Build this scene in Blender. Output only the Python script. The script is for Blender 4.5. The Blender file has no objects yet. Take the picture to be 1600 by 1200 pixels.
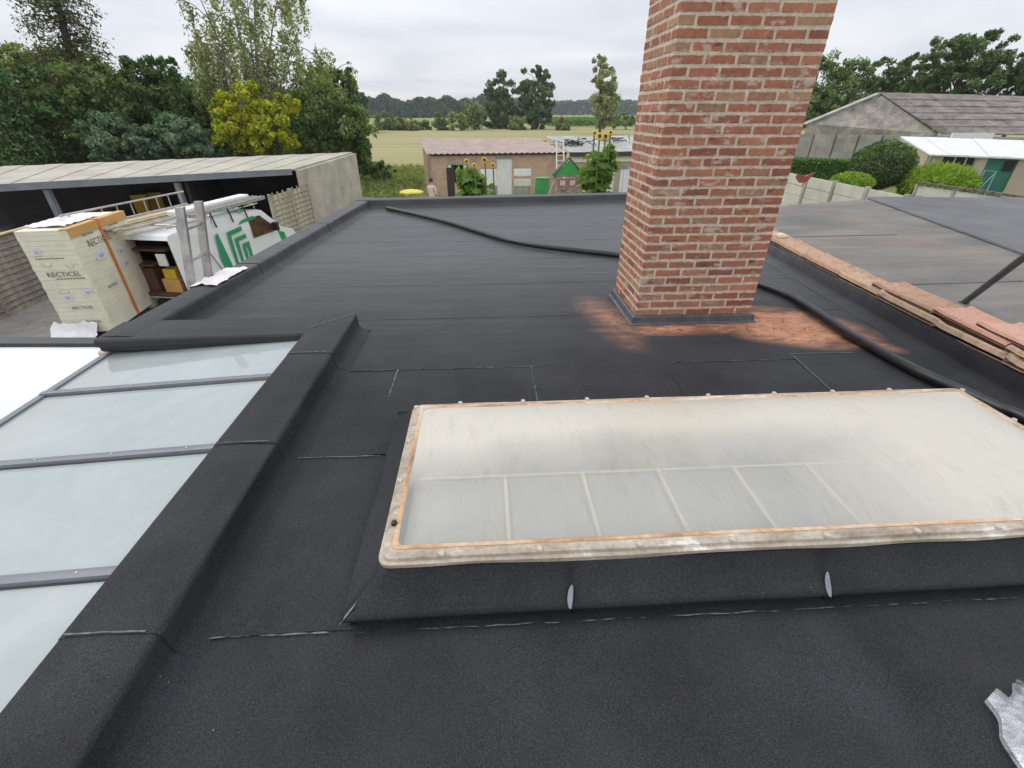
import bpy, bmesh, math, random
import numpy as np
from mathutils import Vector, Matrix, noise as mnoise

R = math.radians
random.seed(7)
rng = np.random.default_rng(11)
scene = bpy.context.scene
COL = scene.collection

# ------------------------------------------------------------------ camera
FPX, PITCH, YAW, EYE = 714.0, R(30.75), R(-3.3), 1.5
cam = bpy.data.cameras.new('camera')
cam.sensor_width = 36.0
cam.lens = FPX / 1600 * 36
cam.clip_start = 0.05
cam.clip_end = 6000
camo = bpy.data.objects.new('camera', cam)
COL.objects.link(camo)
camo.location = (0, 0, EYE)
camo.rotation_euler = (math.pi / 2 - PITCH, 0, YAW)
scene.camera = camo

# ------------------------------------------------------------------ overcast sky
SUN_EL, SUN_AZ = R(52), R(-60)
world = bpy.data.worlds.new('World')
scene.world = world
world.use_nodes = True
wn, wl = world.node_tree.nodes, world.node_tree.links
wn.clear()
wout = wn.new('ShaderNodeOutputWorld')
wbg = wn.new('ShaderNodeBackground')
sky = wn.new('ShaderNodeTexSky')
sky.sky_type = 'NISHITA'
sky.sun_disc = False
sky.sun_elevation = SUN_EL
sky.sun_rotation = SUN_AZ
tc = wn.new('ShaderNodeTexCoord')
sep = wn.new('ShaderNodeSeparateXYZ')
wl.new(tc.outputs['Generated'], sep.inputs[0])


def wmath(op, a, b=None):
    m = wn.new('ShaderNodeMath')
    m.operation = op
    for i, v in enumerate((a, b)):
        if v is None:
            continue
        if isinstance(v, (int, float)):
            m.inputs[i].default_value = v
        else:
            wl.new(v, m.inputs[i])
    return m.outputs[0]


zc = wmath('ADD', wmath('MAXIMUM', sep.outputs['Z'], 0.0), 0.11)
px_ = wmath('DIVIDE', sep.outputs['X'], zc)
py_ = wmath('DIVIDE', sep.outputs['Y'], zc)
comb = wn.new('ShaderNodeCombineXYZ')
wl.new(px_, comb.inputs[0])
wl.new(py_, comb.inputs[1])
cn = wn.new('ShaderNodeTexNoise')
cn.inputs['Scale'].default_value = 0.55
cn.inputs['Detail'].default_value = 7
cn.inputs['Roughness'].default_value = 0.46
cn.inputs['Distortion'].default_value = 0.5
wl.new(comb.outputs[0], cn.inputs['Vector'])
cr = wn.new('ShaderNodeValToRGB')
cr.color_ramp.elements[0].position = 0.36
cr.color_ramp.elements[0].color = (0.500, 0.522, 0.570, 1)
cr.color_ramp.elements[1].position = 0.66
cr.color_ramp.elements[1].color = (0.690, 0.702, 0.720, 1)
e = cr.color_ramp.elements.new(0.5)
e.color = (0.590, 0.608, 0.645, 1)
wl.new(cn.outputs['Fac'], cr.inputs[0])
skm = wn.new('ShaderNodeMix')
skm.data_type = 'RGBA'
skm.blend_type = 'MULTIPLY'
skm.inputs[0].default_value = 1.0
wl.new(sky.outputs[0], skm.inputs[6])
skm.inputs[7].default_value = (0.08, 0.08, 0.08, 1)
mx = wn.new('ShaderNodeMix')
mx.data_type = 'RGBA'
mx.inputs[0].default_value = 0.9
wl.new(skm.outputs[2], mx.inputs[6])
wl.new(cr.outputs[0], mx.inputs[7])
wl.new(mx.outputs[2], wbg.inputs['Color'])
# an overcast sky is brighter overhead than at the horizon
wl.new(wmath('ADD', wmath('MULTIPLY', wmath('MAXIMUM', sep.outputs['Z'], 0.0), 0.85), 1.0), wbg.inputs['Strength'])
wl.new(wbg.outputs[0], wout.inputs[0])

sl = bpy.data.lights.new('sun', 'SUN')
sl.energy = 0.8
sl.angle = R(25)
sl.color = (1.0, 0.96, 0.90)
so = bpy.data.objects.new('sun', sl)
COL.objects.link(so)
sdir = Vector((math.sin(SUN_AZ) * math.cos(SUN_EL), math.cos(SUN_AZ) * math.cos(SUN_EL), math.sin(SUN_EL)))
so.rotation_euler = sdir.to_track_quat('Z', 'Y').to_euler()

vs = scene.view_settings
vs.view_transform = 'Standard'
vs.look = 'None'
vs.exposure = 0.45
vs.gamma = 1.0
vs.use_curve_mapping = False
scene.cycles.max_bounces = 8
scene.cycles.transparent_max_bounces = 12

# ------------------------------------------------------------------ survey helpers: sight lines of the photograph -> places
SP, CP = math.sin(PITCH), math.cos(PITCH)
SY, CY = math.sin(YAW), math.cos(YAW)


def ray(x, y):
    u, v = x - 800, y - 600
    fw, dn = FPX * CP - v * SP, FPX * SP + v * CP
    return Vector((CY * u - SY * fw, SY * u + CY * fw, -dn))


def atz(x, y, z=0.0):
    d = ray(x, y)
    return Vector((0, 0, EYE)) + d * ((z - EYE) / d.z)


def aty(x, y, Y):
    d = ray(x, y)
    return Vector((0, 0, EYE)) + d * (Y / d.y)


def pxs(x, y, Y):           # metres per photograph pixel there
    d = ray(x, y)
    return Y / d.y


# ------------------------------------------------------------------ materials
MATS = {}


def newmat(name):
    m = bpy.data.materials.new(name)
    m.use_nodes = True
    nt = m.node_tree
    b = nt.nodes['Principled BSDF']
    return m, nt, nt.nodes, nt.links, b


def nz(nt, scale, detail=4, rough=0.55, coord='Object', dist=0.0, vec=None, mapscale=None):
    n = nt.nodes.new('ShaderNodeTexNoise')
    n.inputs['Scale'].default_value = scale
    n.inputs['Detail'].default_value = detail
    n.inputs['Roughness'].default_value = rough
    n.inputs['Distortion'].default_value = dist
    if vec is None:
        if coord == 'World':
            g = nt.nodes.new('ShaderNodeNewGeometry')
            vec = g.outputs['Position']
        else:
            t = nt.nodes.new('ShaderNodeTexCoord')
            vec = t.outputs[coord]
    if mapscale:
        mp = nt.nodes.new('ShaderNodeMapping')
        mp.inputs['Scale'].default_value = mapscale
        nt.links.new(vec, mp.inputs['Vector'])
        vec = mp.outputs[0]
    nt.links.new(vec, n.inputs['Vector'])
    return n.outputs['Fac']


def ramp(nt, fac, stops):
    r = nt.nodes.new('ShaderNodeValToRGB')
    el = r.color_ramp.elements
    el[0].position, el[0].color = stops[0][0], (*stops[0][1], 1) if len(stops[0][1]) == 3 else stops[0][1]
    el[1].position, el[1].color = stops[-1][0], (*stops[-1][1], 1)
    for p, c in stops[1:-1]:
        k = el.new(p)
        k.color = (*c, 1)
    nt.links.new(fac, r.inputs[0])
    return r.outputs[0]


def gray(v):
    return (v, v, v)


def mix(nt, fac, a, b, blend='MIX'):
    m = nt.nodes.new('ShaderNodeMix')
    m.data_type = 'RGBA'
    m.blend_type = blend
    for i, v in ((0, fac), (6, a), (7, b)):
        if isinstance(v, (int, float)):
            m.inputs[i].default_value = v
        elif isinstance(v, tuple):
            m.inputs[i].default_value = (*v, 1)
        else:
            nt.links.new(v, m.inputs[i])
    return m.outputs[2]


def mth(nt, op, a, b=None, clamp=False):
    m = nt.nodes.new('ShaderNodeMath')
    m.operation = op
    m.use_clamp = clamp
    for i, v in enumerate((a, b)):
        if v is None:
            continue
        if isinstance(v, (int, float)):
            m.inputs[i].default_value = v
        else:
            nt.links.new(v, m.inputs[i])
    return m.outputs[0]


def bump(nt, b, h, strength=0.3, dist=0.01):
    bn = nt.nodes.new('ShaderNodeBump')
    bn.inputs['Strength'].default_value = strength
    bn.inputs['Distance'].default_value = dist
    nt.links.new(h, bn.inputs['Height'])
    nt.links.new(bn.outputs[0], b.inputs['Normal'])


def simple(name, col, rough=0.6, var=0.25, scale=8.0, metal=0.0, bmp=0.0, spec=0.5, coord='Object', scale2=None):
    """a plain surface with two scales of colour wear"""
    if name in MATS:
        return MATS[name]
    m, nt, N, L, b = newmat(name)
    f = nz(nt, scale, 5, 0.6, coord)
    f2 = nz(nt, scale2 or scale * 7, 3, 0.6, coord)
    c1 = tuple(max(0, c * (1 - var)) for c in col)
    c2 = tuple(min(1, c * (1 + var)) for c in col)
    a = ramp(nt, f, [(0.3, c1), (0.7, c2)])
    a = mix(nt, 0.5 * var, a, ramp(nt, f2, [(0.35, gray(0.25)), (0.65, gray(0.9))]), 'OVERLAY')
    L.new(a, b.inputs['Base Color'])
    b.inputs['Roughness'].default_value = rough
    b.inputs['Metallic'].default_value = metal
    b.inputs['Specular IOR Level'].default_value = spec
    if bmp:
        bump(nt, b, f2, bmp, 0.01)
    MATS[name] = m
    return m


def mat_membrane():
    """mineral-faced bitumen with brick dust swept round the chimney and chalky scuffs"""
    m, nt, N, L, b = newmat('bitumen membrane')
    g = N.new('ShaderNodeNewGeometry')
    P = g.outputs['Position']
    gran = nz(nt, 480, 2, 0.7, vec=P)
    patch = nz(nt, 2.2, 5, 0.6, vec=P)
    streak = nz(nt, 1.0, 5, 0.6, vec=P, mapscale=(0.7, 14, 1))
    gr2 = nz(nt, 170, 3, 0.7, vec=P)
    gmix = mth(nt, 'ADD', mth(nt, 'MULTIPLY', gran, 0.68), mth(nt, 'MULTIPLY', gr2, 0.32))
    base = ramp(nt, gmix, [(0.34, (0.008, 0.008, 0.0092)), (0.5, (0.0205, 0.0205, 0.0235)), (0.64, (0.064, 0.064, 0.071))])
    base = mix(nt, 0.75, base, ramp(nt, patch, [(0.3, gray(0.30)), (0.7, gray(0.72))]), 'OVERLAY')
    scuff = nz(nt, 1.1, 7, 0.68, vec=P, mapscale=(1.0, 0.45, 1), dist=1.5)
    base = mix(nt, ramp(nt, scuff, [(0.52, gray(0.0)), (0.75, gray(0.15))]), base, (0.095, 0.095, 0.102))
    sepn = N.new('ShaderNodeSeparateXYZ')
    L.new(P, sepn.inputs[0])
    far = N.new('ShaderNodeMapRange')
    far.inputs[1].default_value = 2.4
    far.inputs[2].default_value = 5.5
    L.new(sepn.outputs['Y'], far.inputs[0])
    # rear roof paler: grazing sky sheen painted into the colour, with streaky wear
    wear_or_sheen = mix(nt, ramp(nt, streak, [(0.35, gray(0.0)), (0.7, gray(1.0))]), (0.068, 0.068, 0.071), (0.118, 0.119, 0.123))
    base = mix(nt, mth(nt, 'MULTIPLY', far.outputs[0], 0.72), base, wear_or_sheen)
    # brick dust
    dn = nz(nt, 3.2, 6, 0.62, vec=P, mapscale=(1.0, 2.2, 1))
    dn2 = nz(nt, 18, 4, 0.6, vec=P)

    def blob(cx, cy, rx, ry, ang=0.0):
        mp = N.new('ShaderNodeMapping')
        mp.vector_type = 'TEXTURE'
        mp.inputs['Location'].default_value = (cx, cy, 0)
        mp.inputs['Rotation'].default_value = (0, 0, ang)
        mp.inputs['Scale'].default_value = (rx, ry, 1e3)
        L.new(P, mp.inputs['Vector'])
        ln = N.new('ShaderNodeVectorMath')
        ln.operation = 'LENGTH'
        L.new(mp.outputs[0], ln.inputs[0])
        r = N.new('ShaderNodeMapRange')
        r.inputs[1].default_value = 1.0
        r.inputs[2].default_value = 0.1
        L.new(ln.outputs['Value'], r.inputs[0])
        return r.outputs[0]

    d = mth(nt, 'MULTIPLY', blob(2.40, 3.32, 0.74, 0.46, -0.36), 1.1)
    d = mth(nt, 'MAXIMUM', d, mth(nt, 'MULTIPLY', blob(1.75, 3.30, 1.0, 0.16), 0.6))
    d = mth(nt, 'MAXIMUM', d, mth(nt, 'MULTIPLY', blob(1.02, 3.62, 0.24, 0.55, 0.25), 0.26))
    d = mth(nt, 'MAXIMUM', d, mth(nt, 'MULTIPLY', blob(1.05, 3.2, 0.2, 0.35, 0.1), 0.16))
    d = mth(nt, 'MAXIMUM', d, mth(nt, 'MULTIPLY', blob(2.72, 3.0, 0.40, 0.16, -0.6), 0.6))
    dm = mth(nt, 'MULTIPLY', d, ramp(nt, dn, [(0.28, gray(0.45)), (0.60, gray(2.2))]))
    dm = mth(nt, 'MULTIPLY', dm, ramp(nt, dn2, [(0.2, gray(0.65)), (0.8, gray(1.2))]), True)
    grit = nz(nt, 150, 3, 0.75, vec=P)
    smear = nz(nt, 9, 5, 0.7, vec=P, mapscale=(1.0, 3.0, 1), dist=1.0)
    dm = mth(nt, 'MULTIPLY', dm, ramp(nt, grit, [(0.30, gray(0.45)), (0.55, gray(1.15))]))
    dm = mth(nt, 'MULTIPLY', dm, ramp(nt, smear, [(0.32, gray(0.35)), (0.60, gray(1.2))]), True)
    dm = mth(nt, 'MULTIPLY', dm, 0.96)
    dust = ramp(nt, dn, [(0.3, (0.52, 0.20, 0.095)), (0.7, (0.70, 0.36, 0.21))])
    base = mix(nt, dm, base, dust)
    # chalky footprints
    ck = nz(nt, 5.5, 7, 0.7, vec=P)
    cs = ramp(nt, ck, [(0.66, gray(0.0)), (0.80, gray(0.20))])
    base = mix(nt, cs, base, (0.30, 0.29, 0.27))
    speck = N.new('ShaderNodeTexVoronoi')
    speck.inputs['Scale'].default_value = 9
    L.new(P, speck.inputs['Vector'])
    sm = ramp(nt, speck.outputs['Distance'], [(0.012, gray(0.6)), (0.022, gray(0.0))])
    base = mix(nt, sm, base, (0.45, 0.45, 0.45))
    L.new(base, b.inputs['Base Color'])
    L.new(ramp(nt, far.outputs[0], [(0.0, gray(0.78)), (1.0, gray(0.56))]), b.inputs['Roughness'])
    L.new(ramp(nt, far.outputs[0], [(0.0, gray(0.26)), (1.0, gray(0.40))]), b.inputs['Specular IOR Level'])
    wv = nz(nt, 5, 3, 0.5, vec=P)
    h = mth(nt, 'ADD', mth(nt, 'MULTIPLY', gran, 0.12), wv)
    bump(nt, b, h, 0.35, 0.012)
    MATS['membrane'] = m
    return m


def mat_brick(name='brick', kind=0):
    m, nt, N, L, b = newmat(name)
    oi = N.new('ShaderNodeObjectInfo')
    g = N.new('ShaderNodeNewGeometry')
    P = g.outputs['Position']
    rnd = oi.outputs['Random'] if kind == 0 else nz(nt, 9, 1, 0.5, vec=P)
    c = ramp(nt, rnd, [(0.0, (0.25, 0.100, 0.075)), (0.15, (0.33, 0.130, 0.085)), (0.35, (0.43, 0.175, 0.105)), (0.55, (0.36, 0.152, 0.102)),
                       (0.75, (0.46, 0.205, 0.122)), (0.9, (0.33, 0.18, 0.120)), (1.0, (0.42, 0.25, 0.15))])
    f = nz(nt, 34, 5, 0.65, vec=P)
    c = mix(nt, 0.55, c, ramp(nt, f, [(0.3, gray(0.32)), (0.7, gray(0.66))]), 'OVERLAY')
    # soot and mortar smears
    s = nz(nt, 7.5, 4, 0.6, vec=P, mapscale=(1, 1, 2.6))
    c = mix(nt, ramp(nt, s, [(0.60, gray(0.0)), (0.70, gray(0.85))]), c, (0.10, 0.068, 0.055))
    w = nz(nt, 7.5, 4, 0.55, vec=P, mapscale=(1, 1, 1.7))
    w = mth(nt, 'ADD', w, mth(nt, 'MULTIPLY', f, 0.12))
    c = mix(nt, ramp(nt, w, [(0.650, gray(0.0)), (0.725, gray(0.9))]), c, (0.52, 0.41, 0.33))
    oc = nz(nt, 5.2, 3, 0.5, vec=P)
    c = mix(nt, ramp(nt, oc, [(0.56, gray(0.0)), (0.74, gray(0.6))]), c, (0.33, 0.19, 0.095))
    if kind == 0:      # mortar dragged over the brick edges
        tg = N.new('ShaderNodeTexCoord')
        sg = N.new('ShaderNodeSeparateXYZ')
        L.new(tg.outputs['Generated'], sg.inputs[0])
        ez = mth(nt, 'MINIMUM', sg.outputs['Z'], mth(nt, 'SUBTRACT', 1.0, sg.outputs['Z']))
        sm_ = nz(nt, 26, 5, 0.7, vec=P)
        mk = mth(nt, 'SUBTRACT', mth(nt, 'MULTIPLY', mth(nt, 'SUBTRACT', sm_, 0.44), 1.25), ez)
        c = mix(nt, ramp(nt, mk, [(0.0, gray(0.0)), (0.09, gray(0.9))]), c, (0.56, 0.455, 0.365))
    L.new(c, b.inputs['Base Color'])
    b.inputs['Roughness'].default_value = 0.9
    b.inputs['Specular IOR Level'].default_value = 0.2
    bump(nt, b, f, 0.6, 0.006)
    MATS[name] = m
    return m


def mat_foliage(name, dark, mid, light, trans=0.42):
    if name in MATS:
        return MATS[name]
    m, nt, N, L, b = newmat(name)
    g = N.new('ShaderNodeNewGeometry')
    P = g.outputs['Position']
    oi = N.new('ShaderNodeObjectInfo')
    big = nz(nt, 0.8, 4, 0.65, vec=P)
    att = N.new('ShaderNodeAttribute')
    att.attribute_name = 'leaf'
    f = mth(nt, 'ADD', mth(nt, 'MULTIPLY', big, 0.6), mth(nt, 'MULTIPLY', att.outputs['Fac'], 0.4))
    c = ramp(nt, f, [(0.28, dark), (0.48, mid), (0.70, light)])
    d = N.new('ShaderNodeBsdfDiffuse')
    t = N.new('ShaderNodeBsdfTranslucent')
    gl = N.new('ShaderNodeBsdfGlossy')
    gl.inputs['Roughness'].default_value = 0.45
    gl.inputs['Color'].default_value = (0.6, 0.62, 0.6, 1)
    ms, m2 = N.new('ShaderNodeMixShader'), N.new('ShaderNodeMixShader')
    L.new(c, d.inputs['Color'])
    tcx = mix(nt, 1.0, c, (1.0, 1.05, 0.55), 'MULTIPLY')
    L.new(tcx, t.inputs['Color'])
    ms.inputs[0].default_value = trans
    L.new(d.outputs[0], ms.inputs[1])
    L.new(t.outputs[0], ms.inputs[2])
    m2.inputs[0].default_value = 0.02
    L.new(ms.outputs[0], m2.inputs[1])
    L.new(gl.outputs[0], m2.inputs[2])
    L.new(m2.outputs[0], N['Material Output'].inputs['Surface'])
    MATS[name] = m
    return m


# ------------------------------------------------------------------ mesh helpers
class MB:
    def __init__(s):
        s.v, s.f, s.mi = [], [], []

    def add(s, vs, fs, mi=0):
        o = len(s.v)
        s.v += [tuple(v) for v in vs]
        s.f += [tuple(i + o for i in f) for f in fs]
        s.mi += [mi] * len(fs)
        return s

    def box(s, a, b, mi=0):
        (x0, y0, z0), (x1, y1, z1) = a, b
        return s.add([(x0, y0, z0), (x1, y0, z0), (x1, y1, z0), (x0, y1, z0), (x0, y0, z1), (x1, y0, z1), (x1, y1, z1), (x0, y1, z1)],
                     [(0, 3, 2, 1), (4, 5, 6, 7), (0, 1, 5, 4), (1, 2, 6, 5), (2, 3, 7, 6), (3, 0, 4, 7)], mi)

    def hexa(s, p, mi=0):          # 8 points: bottom ring then top ring
        return s.add(p, [(0, 3, 2, 1), (4, 5, 6, 7), (0, 1, 5, 4), (1, 2, 6, 5), (2, 3, 7, 6), (3, 0, 4, 7)], mi)

    def chbox(s, a, b, c, mi=0, jit=0.0):
        """box with chamfered edges"""
        (x0, y0, z0), (x1, y1, z1) = a, b
        bm = bmesh.new()
        vs = [bm.verts.new(p) for p in [(x0, y0, z0), (x1, y0, z0), (x1, y1, z0), (x0, y1, z0), (x0, y0, z1), (x1, y0, z1), (x1, y1, z1), (x0, y1, z1)]]
        for f in [(0, 3, 2, 1), (4, 5, 6, 7), (0, 1, 5, 4), (1, 2, 6, 5), (2, 3, 7, 6), (3, 0, 4, 7)]:
            bm.faces.new([vs[i] for i in f])
        bmesh.ops.bevel(bm, geom=bm.edges[:], offset=c, segments=1, affect='EDGES')
        bm.verts.index_update()
        pv = [tuple(q + random.uniform(-jit, jit) for q in v.co) for v in bm.verts]
        s.add(pv, [[v.index for v in f.verts] for f in bm.faces], mi)
        bm.free()
        return s

    def tube(s, path, r, n=8, mi=0, cap=True):
        path = [Vector(p) for p in path]
        k = len(path)
        rr = r if hasattr(r, '__len__') else [r] * k
        o = len(s.v)
        prev = None
        for i, p in enumerate(path):
            t = (path[min(i + 1, k - 1)] - path[max(i - 1, 0)])
            if t.length < 1e-9:
                t = Vector((0, 0, 1))
            t.normalize()
            if prev is None:
                a = Vector((0, 0, 1)) if abs(t.z) < 0.9 else Vector((1, 0, 0))
                u = t.cross(a).normalized()
            else:
                u = (prev - t * prev.dot(t)).normalized()
            prev = u
            w = t.cross(u)
            for j in range(n):
                an = 2 * math.pi * j / n
                s.v.append(tuple(p + (u * math.cos(an) + w * math.sin(an)) * rr[i]))
        for i in range(k - 1):
            for j in range(n):
                s.f.append((o + i * n + j, o + i * n + (j + 1) % n, o + (i + 1) * n + (j + 1) % n, o + (i + 1) * n + j))
                s.mi.append(mi)
        if cap:
            s.f.append(tuple(o + j for j in reversed(range(n))))
            s.f.append(tuple(o + (k - 1) * n + j for j in range(n)))
            s.mi += [mi, mi]
        return s

    def prism(s, poly, z0, z1, mi=0):
        n = len(poly)
        zz0 = z0 if hasattr(z0, '__len__') else [z0] * n
        zz1 = z1 if hasattr(z1, '__len__') else [z1] * n
        return s.add([(p[0], p[1], zz0[i]) for i, p in enumerate(poly)] + [(p[0], p[1], zz1[i]) for i, p in enumerate(poly)],
                     [tuple(reversed(range(n))), tuple(range(n, 2 * n))] + [(i, (i + 1) % n, n + (i + 1) % n, n + i) for i in range(n)], mi)

    def sweep(s, prof, ends, mi=0):
        """profile points (a list per end, in 3-D) lofted; each end a list of the same length"""
        o = len(s.v)
        n = len(ends[0])
        for e_ in ends:
            s.v += [tuple(p) for p in e_]
        for i in range(len(ends) - 1):
            for j in range(n - 1):
                s.f.append((o + i * n + j, o + i * n + j + 1, o + (i + 1) * n + j + 1, o + (i + 1) * n + j))
                s.mi.append(mi)
        s.f.append(tuple(o + j for j in reversed(range(n))))
        s.f.append(tuple(o + (len(ends) - 1) * n + j for j in range(n)))
        s.mi += [mi, mi]
        return s

    def mesh(s, name, mats, smooth=False):
        me = bpy.data.meshes.new(name)
        me.from_pydata(s.v, [], s.f)
        for m in (mats if isinstance(mats, (list, tuple)) else [mats]):
            me.materials.append(m)
        if len(set(s.mi)) > 1:
            me.polygons.foreach_set('material_index', s.mi)
        bm = bmesh.new()
        bm.from_mesh(me)
        bmesh.ops.recalc_face_normals(bm, faces=bm.faces[:])
        bm.to_mesh(me)
        bm.free()
        if smooth:
            me.polygons.foreach_set('use_smooth', [True] * len(me.polygons))
            if smooth != 'all':
                me.set_sharp_from_angle(angle=R(38))
        me.update()
        return me

    def build(s, name, mats, parent=None, smooth=False):
        return link(name, s.mesh(name, mats, smooth), parent)


def link(name, me, parent=None):
    o = bpy.data.objects.new(name, me)
    COL.objects.link(o)
    if parent:
        o.parent = parent
    return o


def tag(o, label=None, cat=None, group=None, kind=None):
    if label:
        o['label'] = label
    if cat:
        o['category'] = cat
    if group:
        o['group'] = group
    if kind:
        o['kind'] = kind
    return o


def thing(name, label, cat, loc=(0, 0, 0), rz=0.0, group=None):
    o = bpy.data.objects.new(name, None)
    o.empty_display_size = 0.2
    COL.objects.link(o)
    o.location = loc
    o.rotation_euler = (0, 0, rz)
    return tag(o, label, cat, group)


def copy_tree(o, parent=None):
    c = o.copy()
    COL.objects.link(c)
    c.parent = parent
    for ch in list(o.children):
        copy_tree(ch, c)
    return c


def np_mesh(name, verts, quads, mats, leaf=None, tris=False):
    k = 3 if tris else 4
    me = bpy.data.meshes.new(name)
    nv, nf = len(verts), len(quads)
    me.vertices.add(nv)
    me.vertices.foreach_set('co', np.asarray(verts, np.float32).ravel())
    me.loops.add(nf * k)
    me.loops.foreach_set('vertex_index', np.asarray(quads, np.int32).ravel())
    me.polygons.add(nf)
    me.polygons.foreach_set('loop_start', np.arange(0, nf * k, k, dtype=np.int32))
    if leaf is not None:
        a = me.attributes.new('leaf', 'FLOAT', 'POINT')
        a.data.foreach_set('value', np.asarray(leaf, np.float32))
    for m in (mats if isinstance(mats, (list, tuple)) else [mats]):
        me.materials.append(m)
    me.update(calc_edges=True)
    return me


def text_part(name, txt, size, M, mat, parent, ext=0.001, bold=0.0):
    cu = bpy.data.curves.new(name, 'FONT')
    cu.body = txt
    cu.size = size
    cu.extrude = ext
    cu.offset = bold
    cu.align_x = 'CENTER'
    cu.align_y = 'CENTER'
    cu.resolution_u = 2
    o = bpy.data.objects.new(name + '_tmp', cu)
    COL.objects.link(o)
    dg = bpy.context.evaluated_depsgraph_get()
    me = bpy.data.meshes.new_from_object(o.evaluated_get(dg))
    bpy.data.objects.remove(o)
    me.transform(M)
    me.materials.clear()
    me.materials.append(mat)
    return link(name, me, parent)


def frame(o, xdir, ydir):
    """matrix mapping local X, Y to xdir, ydir at o"""
    x = Vector(xdir).normalized()
    y = Vector(ydir).normalized()
    z = x.cross(y)
    return Matrix(((x.x, y.x, z.x, o[0]), (x.y, y.y, z.y, o[1]), (x.z, y.z, z.z, o[2]), (0, 0, 0, 1)))


# ------------------------------------------------------------------ shared materials
M_MEM = mat_membrane()
M_BRICK = mat_brick()
M_BRICK2 = mat_brick('far brick', 1)
M_MORTAR = simple('lime mortar', (0.63, 0.51, 0.395), 0.95, 0.28, 26, bmp=0.6)
M_LEAD = simple('lead flashing', (0.085, 0.087, 0.095), 0.5, 0.35, 14, bmp=0.3)
M_RUB = simple('black rubber hose', (0.016, 0.016, 0.017), 0.38, 0.5, 9, bmp=0.1)
M_GREYBAR = simple('grey coated aluminium', (0.155, 0.165, 0.185), 0.42, 0.12, 6)
M_ALU = simple('worn aluminium', (0.42, 0.40, 0.37), 0.45, 0.25, 12, metal=0.55, bmp=0.1)
M_WHITE = simple('white paint', (0.78, 0.78, 0.76), 0.5, 0.08, 5)
M_WHITEROOF = simple('white sheet roofing', (0.70, 0.70, 0.69), 0.55, 0.10, 2.5)
M_CONC = simple('weathered concrete', (0.34, 0.325, 0.285), 0.92, 0.28, 1.3, bmp=0.4)
M_WOOD = simple('grey weathered timber', (0.235, 0.205, 0.165), 0.9, 0.4, 5, bmp=0.4)
M_WOOD2 = simple('pale fence timber', (0.36, 0.325, 0.24), 0.9, 0.3, 5, bmp=0.3)
M_PINE = simple('fresh pine plank', (0.52, 0.37, 0.20), 0.8, 0.2, 6)
M_DARK = simple('dark void', (0.012, 0.012, 0.012), 0.9, 0.3, 3)
M_GRANULE = simple('bitumen bleed', (0.135, 0.135, 0.15), 0.7, 0.4, 60)
M_BLEED = simple('pale seam residue', (0.115, 0.115, 0.125), 0.8, 0.5, 45)

PH = 0.14                     # parapet height
ROOFPX = None

# ================================================================== 1 the setting: ground and fields
def ground_mat():
    m, nt, N, L, b = newmat('ground cover')
    g = N.new('ShaderNodeNewGeometry')
    P = g.outputs['Position']
    s = N.new('ShaderNodeSeparateXYZ')
    L.new(P, s.inputs[0])
    wob = nz(nt, 0.35, 4, 0.6, vec=P)
    y = mth(nt, 'ADD', s.outputs['Y'], mth(nt, 'MULTIPLY', wob, 5.0))
    fine = nz(nt, 3.0, 5, 0.7, vec=P)
    med = nz(nt, 0.12, 4, 0.6, vec=P)
    rows = nz(nt, 0.5, 4, 0.6, vec=P, mapscale=(0.06, 1.0, 1.0))
    lawn = ramp(nt, fine, [(0.3, (0.13, 0.155, 0.050)), (0.7, (0.25, 0.265, 0.105))])
    stub = ramp(nt, rows, [(0.3, (0.27, 0.245, 0.115)), (0.7, (0.385, 0.35, 0.18))])
    stub = mix(nt, 0.4, stub, ramp(nt, fine, [(0.3, gray(0.3)), (0.7, gray(0.7))]), 'OVERLAY')
    grn = ramp(nt, med, [(0.35, (0.20, 0.24, 0.075)), (0.65, (0.29, 0.30, 0.12))])

    def step(v, w=2.0):
        r = N.new('ShaderNodeMapRange')
        r.inputs[1].default_value = v - w
        r.inputs[2].default_value = v + w
        L.new(y, r.inputs[0])
        return r.outputs[0]

    c = mix(nt, step(47, 6), lawn, stub)
    c = mix(nt, step(171, 6), c, grn)
    # paved yard round the van and the stack
    xs = N.new('ShaderNodeMapRange')
    xs.inputs[1].default_value = -5.0
    xs.inputs[2].default_value = -5.6
    L.new(s.outputs['X'], xs.inputs[0])
    ys = N.new('ShaderNodeMapRange')
    ys.inputs[1].default_value = 24.0
    ys.inputs[2].default_value = 23.0
    L.new(s.outputs['Y'], ys.inputs[0])
    yard = ramp(nt, fine, [(0.3, (0.16, 0.15, 0.135)), (0.7, (0.27, 0.255, 0.23))])
    c = mix(nt, mth(nt, 'MULTIPLY', xs.outputs[0], ys.outputs[0]), c, yard)
    L.new(c, b.inputs['Base Color'])
    b.inputs['Roughness'].default_value = 0.95
    b.inputs['Specular IOR Level'].default_value = 0.1
    bump(nt, b, fine, 0.6, 0.08)
    return m


GZ = -3.0
gb = MB()
S = 4500.0
gb.add([(-S, -S, GZ), (S, -S, GZ), (S, S, GZ), (-S, S, GZ)], [(0, 1, 2, 3)])
gb.build('ground', ground_mat()).update_tag()
tag(bpy.data.objects['ground'], 'lawn, stubble field and far meadows around the houses', 'ground', kind='structure')

# ================================================================== 2 the flat roof we stand on
roof = thing('flat_roof', 'black bitumen flat roof with low upstand edges, around the chimney and skylight', 'roof')


def rx(y):                    # inner face of the right-hand upstand
    return 3.06 + 0.068 * y


def lx(y):                    # inner face of the far left upstand
    return -2.58 + 0.115 * (y - 3.2)


def by(x):                    # inner face of the rear upstand
    return 8.98 + 0.09 * x


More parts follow.
